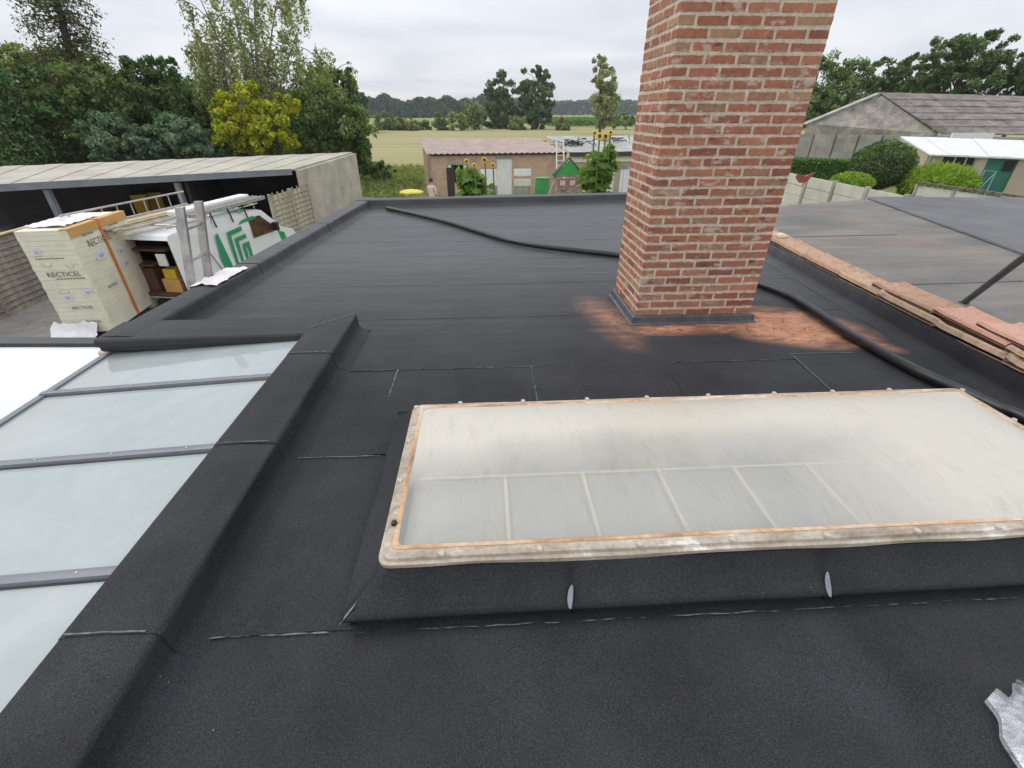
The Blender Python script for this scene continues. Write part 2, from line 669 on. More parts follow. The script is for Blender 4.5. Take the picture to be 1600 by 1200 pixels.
# deck and walls below
MB().prism([(-1.30, -1.2), (3.3, -1.2), (3.9, 9.4), (-2.25, 9.0), (-2.66, 3.28), (-1.30, 3.28)], -0.35, -0.03).build('deck', M_MEM, roof)
MB().prism([(-1.22, -1.1), (3.2, -1.1), (3.8, 9.2), (-2.15, 8.9), (-2.58, 3.34), (-1.22, 3.34)], GZ, -0.36).build('house_wall', M_BRICK2, roof)


def sheet(poly, zs, th=0.012, n=14):
    """membrane sheet: near edge laps over, faintly wavy outline and surface"""
    (x0, y0), (x1, y1b), (x2, y2), (x3, y3) = poly
    vs, fs = [], []
    rows = 4
    for j in range(rows + 1):
        t = j / rows
        for i in range(n + 1):
            s = i / n
            ax, ay = x0 + (x1 - x0) * s, y0 + (y1b - y0) * s
            bx_, by_ = x3 + (x2 - x3) * s, y3 + (y2 - y3) * s
            x, y = ax + (bx_ - ax) * t, ay + (by_ - ay) * t
            z = zs[0] + (zs[1] - zs[0]) * t + 0.0025 * mnoise.noise(Vector((x * 2.3, y * 2.3, 3.1)))
            if j == 0:
                y += 0.006 * mnoise.noise(Vector((x * 6, y * 3, 8)))
            vs.append((x, y, z))
    m = n + 1
    for j in range(rows):
        for i in range(n):
            fs.append((j * m + i, j * m + i + 1, (j + 1) * m + i + 1, (j + 1) * m + i))
    o = len(vs)
    for i in range(m):
        vs.append((vs[i][0], vs[i][1] + 0.001, vs[i][2] - th))
    for i in range(n):
        fs.append((i, o + i, o + i + 1, i + 1))
    return MB().add(vs, fs)


SEAMS = MB()


def bleed(p, q, parent, w=0.006, z=0.0125, gap=0.45, mat=None, seed=0):
    """ragged thin line of pale residue squeezed out along a lap"""
    p, q = Vector(p), Vector(q)
    L_ = (q - p).length
    n = max(4, int(L_ / 0.007))
    d = (q - p) / n
    side = Vector((-d.y, d.x, 0)).normalized()
    mb = MB()
    on = []
    for i in range(n + 1):
        c = p + d * i
        k = 0.5 + 0.30 * mnoise.noise(Vector((c.x * 6 + seed, c.y * 6, 1.7))) + 0.30 * mnoise.noise(Vector((c.x * 38 + seed, c.y * 38, 2.7)))
        ww = min(max(0.0, (k - gap)) * w * 2.6, w * 0.62)
        off = 0.004 * mnoise.noise(Vector((c.x * 13, c.y * 13, 4 + seed)))
        on.append((c + side * (off - ww), c + side * (off + ww), ww))
    for i in range(n):
        if on[i][2] > 0 or on[i + 1][2] > 0:
            a, b_, _ = on[i]
            c, d2, _ = on[i + 1]
            mb.add([(a.x, a.y, z), (b_.x, b_.y, z), (d2.x, d2.y, z), (c.x, c.y, z)], [(0, 1, 2, 3)])
    SEAMS.add(mb.v, mb.f, 1 if mat is M_DARK else 0)


ys = [-0.6, 0.925, 1.84, 2.73, 3.62, 4.5, 5.4, 6.28, 7.17, 8.05, 8.95]
ZN0, ZF0 = 0.0095, 0.004
for i in range(len(ys) - 1):
    a, b2 = ys[i], ys[i + 1] + 0.07
    ZN, ZF = (ZN0, ZF0) if i < 4 else (0.0065, 0.005)
    def xl(y):
        return -1.04 if y < 3.3 else lx(y) - 0.02
    def xr(y):
        return rx(y) + 0.02
    if i == 2:
        cuts = [(-1.04, -1.04), (-0.61, -0.615), (0.29, 0.285), (1.19, 1.20), (2.12, 2.16), (xr(a), xr(b2))]
        for k in range(5):
            dz = (0.0, 0.002, 0.004, 0.002, 0.0045)[k]
            x0, x3 = cuts[k]
            x1, x2 = cuts[k + 1][0] + 0.05, cuts[k + 1][1] + 0.05
            if k == 4:
                x1, x2 = xr(a), xr(b2)
            sheet([(x0, a), (x1, a), (x2, b2), (x3, b2)], (ZN + dz, ZF + dz), n=6).build('membrane_sheet', M_MEM, roof, True)
    else:
        e1 = min(b2, by(0))
        pl = [(xl(a + 0.01), a), (xr(a), a), (xr(e1), e1), (xl(e1), e1)]
        if i == 3:
            pl[0] = (-0.93, a)
            pl[3] = (-0.93, e1)
            sheet([(-2.62, 3.40), (-0.93, 3.40), (-0.93, e1), (-2.62, e1)], (ZF + 0.004, ZF), n=8).build('membrane_sheet', M_MEM, roof, True)
        if i == len(ys) - 2:
            pl[2] = (xr(9.2), by(3.6))
            pl[3] = (-2.0, by(-2.0))
        sheet(pl, (ZN, ZF), n=20).build('membrane_sheet', M_MEM, roof, True)

bleed((-1.0, 0.922, 0), (-0.55, 0.918, 0), roof, 0.005, seed=1, gap=0.35)
bleed((-0.53, 0.912, 0), (2.4, 0.905, 0), roof, 0.0042, seed=2, gap=0.42)
bleed((-1.0, 1.836, 0), (-0.56, 1.832, 0), roof, 0.0045, seed=3, gap=0.35)
bleed((-0.9, 2.727, 0), (2.1, 2.722, 0), roof, 0.0045, seed=4, gap=0.45)
bleed((2.16, 2.81, 0), (2.64, 2.80, 0), roof, 0.007, seed=5, gap=0.2)
bleed((2.16, 2.81, 0), (2.12, 2.30, 0), roof, 0.006, seed=6, gap=0.25, z=0.0165)
bleed((0.285, 2.73, 0), (0.285, 2.25, 0), roof, 0.005, seed=7, gap=0.35, z=0.0165)
bleed((1.20, 2.73, 0), (1.19, 2.25, 0), roof, 0.004, seed=8, gap=0.3, z=0.017, mat=M_DARK)
bleed((-0.61, 2.73, 0), (-0.615, 2.4, 0), roof, 0.008, seed=9, gap=0.35)
bleed((1.0, 3.05, 0), (1.05, 3.4, 0), roof, 0.004, seed=10, gap=0.4)


# ---- upstands, each dressed with separate strips of membrane
def rounded(out, inn, zt, zb, foot, r=0.020):
    """upstand section in (across, z): outer foot, outer top, rounded inner top, flared foot"""
    sgn = 1 if inn > out else -1
    pts = [(out, zb), (out - sgn * 0.004, zt - 0.03), (out + sgn * 0.008, zt - 0.006), (out + sgn * 0.03, zt)]
    pts.append(((out + inn) / 2, zt + 0.004))
    for k in range(6):
        a = R(90 - 18 * k)
        pts.append((inn - sgn * r + sgn * r * math.cos(a), zt - r + r * math.sin(a)))
    ff = foot - inn
    pts += [(inn + ff * 0.05, 0.06), (inn + ff * 0.14, 0.030), (inn + ff * 0.30, 0.018), (inn + ff * 0.6, 0.014), (foot, 0.0)]
    return pts


def strip_along(p0, p1, width_pts, n=10, swell=0.0, tilt=0.004, seed=0.0):
    """loft a section given across (unit n2) along p0-p1; p0/p1 lie on the zero line"""
    p0, p1 = Vector((*p0, 0)), Vector((*p1, 0))
    d = (p1 - p0).normalized()
    nrm = Vector((d.y, -d.x, 0))
    ends = []
    for i in range(n + 1):
        t = i / n
        c = p0.lerp(p1, t)
        ring = []
        for j, (a, z) in enumerate(width_pts):
            wv = 0.004 * mnoise.noise(Vector((c.x * 3.1 + j * 0.25, c.y * 3.1, seed)))
            lift = tilt * (1 - t)
            up = lift if z > 0.03 else 0
            q = c + nrm * (a + (wv + (lift if a > 0.2 else 0)))
            ring.append((q.x, q.y, z + up + wv * 0.8))
        ends.append(ring)
    return MB().sweep(None, ends)


# near left upstand: outer x -1.325, inner -1.02
sec = rounded(0.0, 0.30, PH, -0.12, 0.39)
for a, b2 in ((-0.6, 0.875), (0.865, 1.805), (1.795, 2.755), (2.745, 3.43)):
    strip_along((-1.325, a), (-1.325, b2), sec, 12, tilt=0.003, seed=a).build('upstand_strip', M_MEM, roof, True)
bleed((-1.30, 0.872, 0), (-1.06, 0.868, 0), roof, 0.005, z=PH + 0.0125, seed=11, gap=0.3)
bleed((-1.30, 1.802, 0), (-1.06, 1.80, 0), roof, 0.005, z=PH + 0.0125, seed=12, gap=0.3)
bleed((-1.30, 2.752, 0), (-1.06, 2.75, 0), roof, 0.005, z=PH + 0.0125, seed=13, gap=0.25)
bleed((-1.04, 3.40, 0), (-1.30, 3.16, 0), roof, 0.005, z=PH + 0.0125, seed=14, gap=0.2)
# cross upstand beside the glass roof (outer y 3.09, inner 3.43)
crs = [(0.02, 0.03), (0.0, 0.05), (0.0, PH - 0.06), (-0.02, PH - 0.055), (-0.022, PH - 0.012), (-0.01, PH), (0.15, PH + 0.003),
       (0.31, PH), (0.335, PH - 0.012), (0.345, PH - 0.04), (0.35, 0.06), (0.37, 0.02), (0.42, 0.010)]
strip_along((-1.255, 3.09), (-2.735, 3.06), crs, 8, tilt=0.0, seed=4.4).build('upstand_strip', M_MEM, roof, True)
# far left upstand
secl = rounded(0.0, 0.235, PH, 0.03, 0.31)
pts = [(-2.733, 3.10), (-2.60, 4.9), (-2.45, 6.9), (-2.275, 9.22)]
for a, b2 in zip(pts[:-1], pts[1:]):
    strip_along(a, b2, secl, 10, tilt=0.004, seed=a[1]).build('upstand_strip', M_MEM, roof, True)
# rear upstand
secb = rounded(0.0, 0.24, PH + 0.01, -0.35, 0.31)
pts = [(-2.30, 9.03), (-0.6, 9.18), (1.4, 9.36), (3.95, 9.58)]
for a, b2 in zip(pts[:-1], pts[1:]):
    strip_along(a, b2, secb, 8, tilt=0.004, seed=a[0]).build('upstand_strip', M_MEM, roof, True)
# right upstand with its wider felt fillet
secr = [(0.30, -0.3), (0.30, PH - 0.02), (0.28, PH - 0.008), (0.05, PH - 0.004), (0.012, PH - 0.01), (0.0, PH - 0.03), (-0.003, 0.05), (-0.010, 0.022),
        (-0.024, 0.0165), (-0.16, 0.0145), (-0.17, 0.008)]
pts = [(rx(-0.6), -0.6), (rx(1.75), 1.75), (rx(2.72), 2.72), (rx(3.95), 3.95), (rx(6.6), 6.6), (rx(9.4), 9.4)]
for a, b2 in zip(pts[:-1], pts[1:]):
    strip_along(a, b2, secr, 10, tilt=0.004, seed=a[1]).build('upstand_strip', M_MEM, roof, True)

tag(SEAMS.build('seam_residue', [M_BLEED, M_DARK], roof), kind='stuff')

# ================================================================== 3 chimney, brick by brick
CX0, CX1, CY0, CY1 = 1.205, 2.168, 3.425, 4.075
JT, CH = 0.0162, 0.0648
BL, BHD = 0.2085, 0.0985             # stretcher pitch, header width
chim = thing('brick_chimney', 'tall red brick chimney stack with pale mortar joints standing on the flat roof', 'chimney', (CX0, CY0, 0))
CW, CD = CX1 - CX0, CY1 - CY0
ZB = 0.075
ROWS = 33
MB().box((0.0028, 0.0028, 0.0), (CW - 0.0028, CD - 0.0028, 2.62)).build('mortar_core', M_MORTAR, chim)
_bc = {}


def brick_mesh(lx_, ly_, var):
    k = (round(lx_, 2), round(ly_, 2), var)
    if k not in _bc:
        mb = MB().chbox((0, 0, 0), (lx_, ly_, CH - JT), 0.0035, jit=0.0022)
        _bc[k] = mb.mesh('brick', M_BRICK, False)
    return _bc[k]


nb = 0
rest = MB()


def put_brick(x, y, z, a, b_, part=True):
    global nb
    if a < 0.02 or b_ < 0.02:
        return
    if part:
        o = link('brick', brick_mesh(a, b_, random.randint(0, 3)), chim)
        o.location = (x + random.uniform(-.001, .001), y + random.uniform(-.0015, .001), z + random.uniform(-.0012, .0012))
        o.rotation_euler = (0, random.uniform(-.006, .006), random.uniform(-.004, .004))
        nb += 1
    else:
        rest.box((x, y, z), (x + a, y + b_, z + CH - JT))


for r in range(39):
    z = ZB + r * CH
    vis = r < ROWS
    A = r % 2 == 0
    # front run
    x = 0.0 if A else BHD + JT
    while x < CW - 0.03:
        ln = min(BL - JT, CW - x)
        if CW - (x + ln) < 0.06:
            ln = CW - x
        put_brick(x, 0, z, ln, BHD, vis)
        x += ln + JT
    # left run
    y = BHD + JT if A else 0.0
    while y < CD - 0.03:
        ln = min(BL - JT, CD - y)
        if CD - (y + ln) < 0.06:
            ln = CD - y
        put_brick(0, y, z, BHD, ln, vis)
        y += ln + JT
    # hidden right and rear runs
    y = BHD + JT
    while y < CD - 0.03:
        ln = min(BL - JT, CD - y)
        rest.box((CW - BHD, y, z), (CW + 0.001, y + ln, z + CH - JT))
        y += ln + JT
    x = BHD + JT
    while x < CW - BHD - 0.03:
        ln = min(BL - JT, CW - BHD - JT - x)
        rest.box((x, CD - BHD, z), (x + ln, CD + 0.001, z + CH - JT))
        x += ln + JT
tag(rest.build('upper_and_rear_bricks', M_BRICK2, chim), kind='stuff')
MB().chbox((-0.06, -0.06, 2.61), (CW + 0.06, CD + 0.06, 2.69), 0.01).build('cap_slab', M_CONC, chim)
fl = MB()
fo, fi = 0.028, -0.004
ring = lambda o_, z: [(-o_, -o_, z), (CW + o_, -o_, z), (CW + o_, CD + o_, z), (-o_, CD + o_, z)]
v = ring(0.05, 0.010) + ring(0.032, 0.02) + ring(0.026, 0.066) + ring(0.012, 0.074) + ring(-0.005, 0.075)
fl.add(v, [(k * 4 + i, k * 4 + (i + 1) % 4, k * 4 + 4 + (i + 1) % 4, k * 4 + 4 + i) for k in range(4) for i in range(4)])
fl.build('lead_flashing', M_LEAD, chim)

crumbs = MB()
for k in range(95):
    if k < 60:
        x, y = random.gauss(2.42, 0.24), random.gauss(3.27, 0.13)
    elif k < 80:
        x, y = random.uniform(1.1, 2.3), 3.36 - abs(random.gauss(0, 0.06))
    else:
        x, y = 1.13 - abs(random.gauss(0, 0.10)), random.uniform(3.2, 4.1)
    if CX0 - 0.05 < x < CX1 + 0.05 and CY0 - 0.05 < y < CY1:
        continue
    r_ = random.choice((0.0015, 0.002, 0.002, 0.003, 0.003, 0.006))
    pts_ = [(x + r_ * random.uniform(.6, 1.3) * c_[0], y + r_ * random.uniform(.6, 1.3) * c_[1], 0.0125 + r_ * c_[2]) for c_ in
            ((-1, -1, 0), (1, -1, 0), (1, 1, 0), (-1, 1, 0), (-.6, -.7, 1), (.7, -.5, .8), (.5, .7, 1.1), (-.7, .6, .7))]
    crumbs.hexa(pts_)
tag(crumbs.build('brick_crumbs', M_BRICK2), 'small orange brick crumbs scattered on the felt round the chimney foot', 'rubble', None, 'stuff')

# ================================================================== 4 skylight
def mat_acrylic():
    m, nt, N, L, b = newmat('weathered acrylic dome')
    t = N.new('ShaderNodeTexCoord')
    P = t.outputs['Object']
    big = nz(nt, 1.6, 5, 0.6, vec=P)
    st = nz(nt, 5.0, 7, 0.7, vec=P, mapscale=(1.9, 0.55, 1), dist=1.6)
    sp = N.new('ShaderNodeSeparateXYZ')
    L.new(P, sp.inputs[0])
    back = N.new('ShaderNodeMapRange')
    back.inputs[1].default_value = 0.30
    back.inputs[2].default_value = 0.62
    L.new(mth(nt, 'ADD', sp.outputs['Y'], mth(nt, 'MULTIPLY', mth(nt, 'SUBTRACT', big, 0.5), 0.35)), back.inputs[0])
    right = N.new('ShaderNodeMapRange')
    right.inputs[1].default_value = 1.5
    right.inputs[2].default_value = 2.2
    L.new(sp.outputs['X'], right.inputs[0])
    dirt = mth(nt, 'ADD', mth(nt, 'MAXIMUM', back.outputs[0], right.outputs[0]), mth(nt, 'MULTIPLY', mth(nt, 'SUBTRACT', st, 0.5), 0.7), True)
    col = mix(nt, dirt, (0.85, 0.83, 0.77), (0.88, 0.825, 0.705))
    scr = nz(nt, 26, 6, 0.7, vec=P, mapscale=(1.0, 0.25, 1), dist=1.0)
    col = mix(nt, ramp(nt, scr, [(0.55, gray(0)), (0.72, gray(0.5))]), col, (0.58, 0.54, 0.46))
    col = mix(nt, ramp(nt, st, [(0.47, gray(0)), (0.72, gray(0.6))]), col, (0.74, 0.68, 0.58))
    al = N.new('ShaderNodeMapRange')
    al.inputs[3].default_value = 0.38
    al.inputs[4].default_value = 0.93
    L.new(dirt, al.inputs[0])
    d = N.new('ShaderNodeBsdfDiffuse')
    L.new(col, d.inputs['Color'])
    tr = N.new('ShaderNodeBsdfTranslucent')
    L.new(col, tr.inputs['Color'])
    tp = N.new('ShaderNodeBsdfTransparent')
    tp.inputs['Color'].default_value = (0.96, 0.96, 0.94, 1)
    gl = N.new('ShaderNodeBsdfGlossy')
    gr = ramp(nt, dirt, [(0.0, gray(0.10)), (1.0, gray(0.34))])
    L.new(gr, gl.inputs['Roughness'])
    s1, s2, s3 = (N.new('ShaderNodeMixShader') for _ in range(3))
    s1.inputs[0].default_value = 0.35
    L.new(d.outputs[0], s1.inputs[1])
    L.new(tr.outputs[0], s1.inputs[2])
    L.new(al.outputs[0], s2.inputs[0])
    L.new(tp.outputs[0], s2.inputs[1])
    L.new(s1.outputs[0], s2.inputs[2])
    fr = N.new('ShaderNodeFresnel')
    fr.inputs['IOR'].default_value = 1.5
    L.new(fr.outputs[0], s3.inputs[0])
    L.new(s2.outputs[0], s3.inputs[1])
    L.new(gl.outputs[0], s3.inputs[2])
    L.new(s3.outputs[0], N['Material Output'].inputs['Surface'])
    return m


def mat_rim():
    m, nt, N, L, b = newmat('stained skylight rim')
    t = N.new('ShaderNodeTexCoord')
    P = t.outputs['Object']
    a = nz(nt, 9, 6, 0.65, vec=P, mapscale=(0.6, 2.0, 2.0))
    f = nz(nt, 60, 4, 0.6, vec=P)
    c = ramp(nt, a, [(0.3, (0.25, 0.195, 0.15)), (0.5, (0.40, 0.335, 0.265)), (0.62, (0.50, 0.43, 0.35)), (0.68, (0.74, 0.70, 0.63)), (0.8, (0.40, 0.32, 0.24))])
    mo = nz(nt, 4.5, 5, 0.7, vec=P)
    c = mix(nt, ramp(nt, mo, [(0.55, gray(0)), (0.7, gray(0.5))]), c, (0.26, 0.24, 0.12))
    c = mix(nt, 0.4, c, ramp(nt, f, [(0.3, gray(0.3)), (0.7, gray(0.7))]), 'OVERLAY')
    L.new(c, b.inputs['Base Color'])
    b.inputs['Roughness'].default_value = 0.8
    bump(nt, b, f, 0.4, 0.004)
    return m


M_RIM = mat_rim()
def mat_rust():
    m, nt, N, L, b = newmat('rust stained sealant')
    t = N.new('ShaderNodeTexCoord')
    a = nz(nt, 3.2, 6, 0.7, vec=t.outputs['Object'])
    f = nz(nt, 40, 4, 0.6, vec=t.outputs['Object'])
    c = ramp(nt, a, [(0.36, (0.56, 0.50, 0.42)), (0.46, (0.60, 0.40, 0.24)), (0.56, (0.52, 0.29, 0.15)), (0.66, (0.34, 0.20, 0.12))])
    c = mix(nt, 0.5, c, ramp(nt, f, [(0.3, gray(0.3)), (0.7, gray(0.7))]), 'OVERLAY')
    L.new(c, b.inputs['Base Color'])
    b.inputs['Roughness'].default_value = 0.85
    return m


M_RUST = mat_rust()
SX0, SX1, SY0, SY1, SZ = -0.366, 2.55, 1.069, 1.985, 0.19
SW, SD = SX1 - SX0, SY1 - SY0
skyl = thing('roof_skylight', 'long low acrylic dome skylight with a stained rim on a black felt kerb', 'skylight', (SX0, SY0, 0))
# felt kerb: flared all round, built as separate strips
kb_prof = [(0.130, 0.0060), (0.112, 0.0112), (0.102, 0.0140), (0.100, 0.022), (0.110, 0.034), (0.132, 0.045), (0.147, 0.056), (0.147, 0.067), (0.134, 0.079), (0.108, 0.092), (0.074, 0.118), (0.048, 0.142), (0.030, SZ - 0.026), (-0.03, SZ - 0.012)]


def kerb(p0, p1, m0, m1, seed):
    p0, p1 = Vector((*p0, 0)), Vector((*p1, 0))
    d = (p1 - p0).normalized()
    nr = Vector((d.y, -d.x, 0))
    n = 16
    ends = []
    for i in range(n + 1):
        t = i / n
        ringp = []
        for j, (a, z) in enumerate(kb_prof):
            q = p0.lerp(p1, t) + nr * a - d * (a * m0 * (1 - t)) * 1.0 + d * (a * m1 * t)
            wv = (0.008 if 4 < j < 10 else 0.002) * mnoise.noise(Vector((q.x * 3.6, q.y * 3.6, seed + z * 4)))
            q = q + nr * wv
            ringp.append((q.x, q.y, max(z + wv, 0.0105)))
        ends.append(ringp)
    return MB().sweep(None, ends)


M_KERB = M_MEM
fx = [0.0, 0.80 - SX0 - 0.4, 1.62, SW]
fx = [0.0, 0.63, 1.53, SW]
for k in range(3):
    kerb((fx[k], 0.0), (fx[k + 1] + 0.001, 0.0), 1 if k == 0 else 0, 1 if k == 2 else 0, 2.0 + k * 0.02).build('kerb_strip', M_KERB, skyl, 'all')
kerb((SW, 0), (SW, SD), 1, 1, 5).build('kerb_strip', M_KERB, skyl, 'all')
kerb((SW, SD), (0, SD), 1, 1, 6).build('kerb_strip', M_KERB, skyl, 'all')
kerb((0, SD), (0, 0), 1, 1, 7).build('kerb_strip', M_KERB, skyl, 'all')
# grey leaf-shaped bare spots at the kerb laps
for (x, y, z, sx, sz) in ((0.622, -0.113, 0.093, 0.014, 0.024), (1.522, -0.118, 0.094, 0.015, 0.026)):
    pts_ = []
    for k in range(14):
        a = 2 * math.pi * k / 14
        u, w = math.sin(a), math.cos(a)
        uu = sx * (u if u < 0 else u * 0.35)
        pts_.append((x + uu + 0.006 * w, y - 0.010 + w * sz * 1.22, z + w * sz))
    MB().add(pts_, [tuple(range(14))]).build('bare_patch', simple('bare bitumen grey', (0.21, 0.21, 0.245), 0.6, 0.2, 30), skyl)
MB().add([(-0.150, -0.158, 0.058), (-0.128, -0.140, 0.082), (-0.098, -0.112, 0.104), (-0.090, -0.098, 0.110), (-0.104, -0.126, 0.098), (-0.132, -0.150, 0.074)], [(0, 1, 2, 3, 4, 5)]).build(
    'bare_patch', MATS['bare bitumen grey'], skyl)

# rim: rounded corners, double lip
def rrect(o_, r, n=6):
    """rounded rectangle, o_ metres outside the kerb line"""
    x0, y0, x1, y1 = -o_, -o_, SW + o_, SD + o_
    out = []
    for cx, cy, a0 in ((x1 - r, y0 + r, -90), (x1 - r, y1 - r, 0), (x0 + r, y1 - r, 90), (x0 + r, y0 + r, 180)):
        for k in range(n + 1):
            a = R(a0 + 90 * k / n)
            out.append((cx + r * math.cos(a), cy + r * math.sin(a)))
    return out


def loops(levels, closed_top=False):
    mb = MB()
    n = len(levels[0])
    vs = [p for l in levels for p in l]
    fs = []
    for k in range(len(levels) - 1):
        for i in range(n):
            fs.append((k * n + i, k * n + (i + 1) % n, (k + 1) * n + (i + 1) % n, (k + 1) * n + i))
    if closed_top:
        fs.append(tuple((len(levels) - 1) * n + i for i in range(n)))
    return mb.add(vs, fs)


def dens(pl, step=0.06):
    out = []
    for i in range(len(pl)):
        a, b_ = Vector(pl[i]), Vector(pl[(i + 1) % len(pl)])
        k = max(1, int((b_ - a).length / step))
        out += [tuple(a.lerp(b_, t / k)) for t in range(k)]
    return out


def rim_level(o_, z, ref, wob=0.0):
    base = rrect(o_, 0.028 + max(o_, 0) * 0.5)
    pl = []
    rr = rrect(ref, 0.028 + max(ref, 0) * 0.5)
    for i in range(len(rr)):
        a, b_ = Vector(base[i]), Vector(base[(i + 1) % len(base)])
        k = max(1, int((Vector(rr[(i + 1) % len(rr)]) - Vector(rr[i])).length / 0.06))
        for t in range(k):
            p = a.lerp(b_, t / k)
            pl.append((p.x, p.y, z + wob * mnoise.noise(Vector((p.x * 3, p.y * 3, z * 9)))))
    return pl


loops([rim_level(0.018, SZ - 0.028, 0.03, 0.012), rim_level(0.034, SZ - 0.022, 0.03, 0.012), rim_level(0.033, SZ - 0.008, 0.03, 0.006),
       rim_level(0.022, SZ - 0.004, 0.03, 0.004), rim_level(0.018, SZ + 0.008, 0.03, 0.003), rim_level(0.006, SZ + 0.015, 0.03, 0.002),
       rim_level(-0.016, SZ + 0.016, 0.03, 0.002)]).build('rim', M_RIM, skyl, True)
loops([rim_level(-0.012, SZ + 0.0175, 0.03, 0.002), rim_level(-0.019, SZ + 0.0195, 0.03, 0.003), rim_level(-0.029, SZ + 0.016, 0.03, 0.003)]).build('sealant_bead', M_RUST, skyl, True)
# dome: low pillow on a grid
dome = MB()
nx_, ny_ = 60, 24
dx0, dx1, dy0, dy1 = 0.024, SW - 0.024, 0.024, SD - 0.024
vs_, fs_ = [], []
for j in range(ny_ + 1):
    for i in range(nx_ + 1):
        s, t = i / nx_, j / ny_
        x, y = dx0 + (dx1 - dx0) * s, dy0 + (dy1 - dy0) * t
        ex = min(s, 1 - s) * (dx1 - dx0)
        ey = min(t, 1 - t) * (dy1 - dy0)
        q = (1 - math.exp(-ex / 0.16)) * (1 - math.exp(-ey / 0.16))
        h = 0.068 * q + 0.0016 * mnoise.noise(Vector((x * 4, y * 4, 0)))
        vs_.append((x, y, SZ + 0.014 + h))
for j in range(ny_):
    for i in range(nx_):
        a = j * (nx_ + 1) + i
        fs_.append((a, a + 1, a + nx_ + 2, a + nx_ + 1))
dome.add(vs_, fs_).build('dome', mat_acrylic(), skyl, 'all')
# inner glazing seen through the dome
M_INNER = simple('inner skylight panel', (0.53, 0.525, 0.495), 0.45, 0.10, 3)
M_INBAR = simple('cream glazing bar', (0.88, 0.85, 0.74), 0.5, 0.1, 10)
ZI = 0.15
bx0 = -SX0
bars = [bx0 + 0.055 + 0.33 * k for k in range(-1, 7)]
pxs_ = [0.03] + [b_ for b_ in bars[1:7]] + [SW - 0.03]
for k in range(len(pxs_) - 1):
    a, b_ = pxs_[k] + 0.012, pxs_[k + 1] - 0.012
    MB().box((a - 0.003, 0.03, ZI - 0.02), (b_ + 0.003, 0.407, ZI)).build('inner_pane', M_INNER, skyl)
    MB().box((a - 0.0115, 0.4225, ZI - 0.02), (b_ + 0.0115, SD - 0.03, ZI)).build('inner_pane', M_INNER, skyl)
for b_ in pxs_[1:-1]:
    MB().chbox((b_ - 0.0085, 0.03, ZI - 0.01), (b_ + 0.0085, 0.405, ZI + 0.03), 0.003).build('glazing_bar', M_INBAR, skyl)
MB().chbox((0.03, 0.408, ZI - 0.01), (SW - 0.03, 0.422, ZI + 0.012), 0.003).build('glazing_bar', M_INBAR, skyl)
# screws with round caps
M_SCREW = simple('weathered screw cap', (0.50, 0.44, 0.36), 0.6, 0.3, 40)
M_PLUG = simple('black rubber plug', (0.012, 0.011, 0.011), 0.5, 0.2, 40)


def cap_mesh(r, h):
    n = 10
    vs = [(r * math.cos(2 * math.pi * i / n), r * math.sin(2 * math.pi * i / n), 0) for i in range(n)]
    vs += [(r * 0.85 * math.cos(2 * math.pi * i / n), r * 0.85 * math.sin(2 * math.pi * i / n), h * 0.7) for i in range(n)]
    vs += [(0, 0, h)]
    fs = [(i, (i + 1) % n, n + (i + 1) % n, n + i) for i in range(n)] + [(n + i, n + (i + 1) % n, 2 * n) for i in range(n)]
    return MB().add(vs, fs)


capm = cap_mesh(0.0125, 0.011).mesh('screw_cap', M_SCREW, True)
for k in range(9):
    for yy in (-0.012, SD + 0.010):
        x = 0.20 + k * 0.335
        if x > SW - 0.05:
            continue
        o = link('screw_cap', capm, skyl)
        o.location = (x + random.uniform(-.015, .015), yy, SZ + 0.013)
for k, y in enumerate((0.36, 0.62, 0.90)):
    for xx in (-0.010, SW + 0.010):
        o = link('screw_cap', capm, skyl)
        o.location = (xx, y, SZ + 0.013)
o = link('screw_cap', capm, skyl)
o.location = (SW - 0.02, SD - 0.12, SZ + 0.013)
plug = cap_mesh(0.012, 0.016).build('rubber_plug', M_PLUG, skyl, True)
plug.location = (0.004, 0.13, SZ + 0.014)

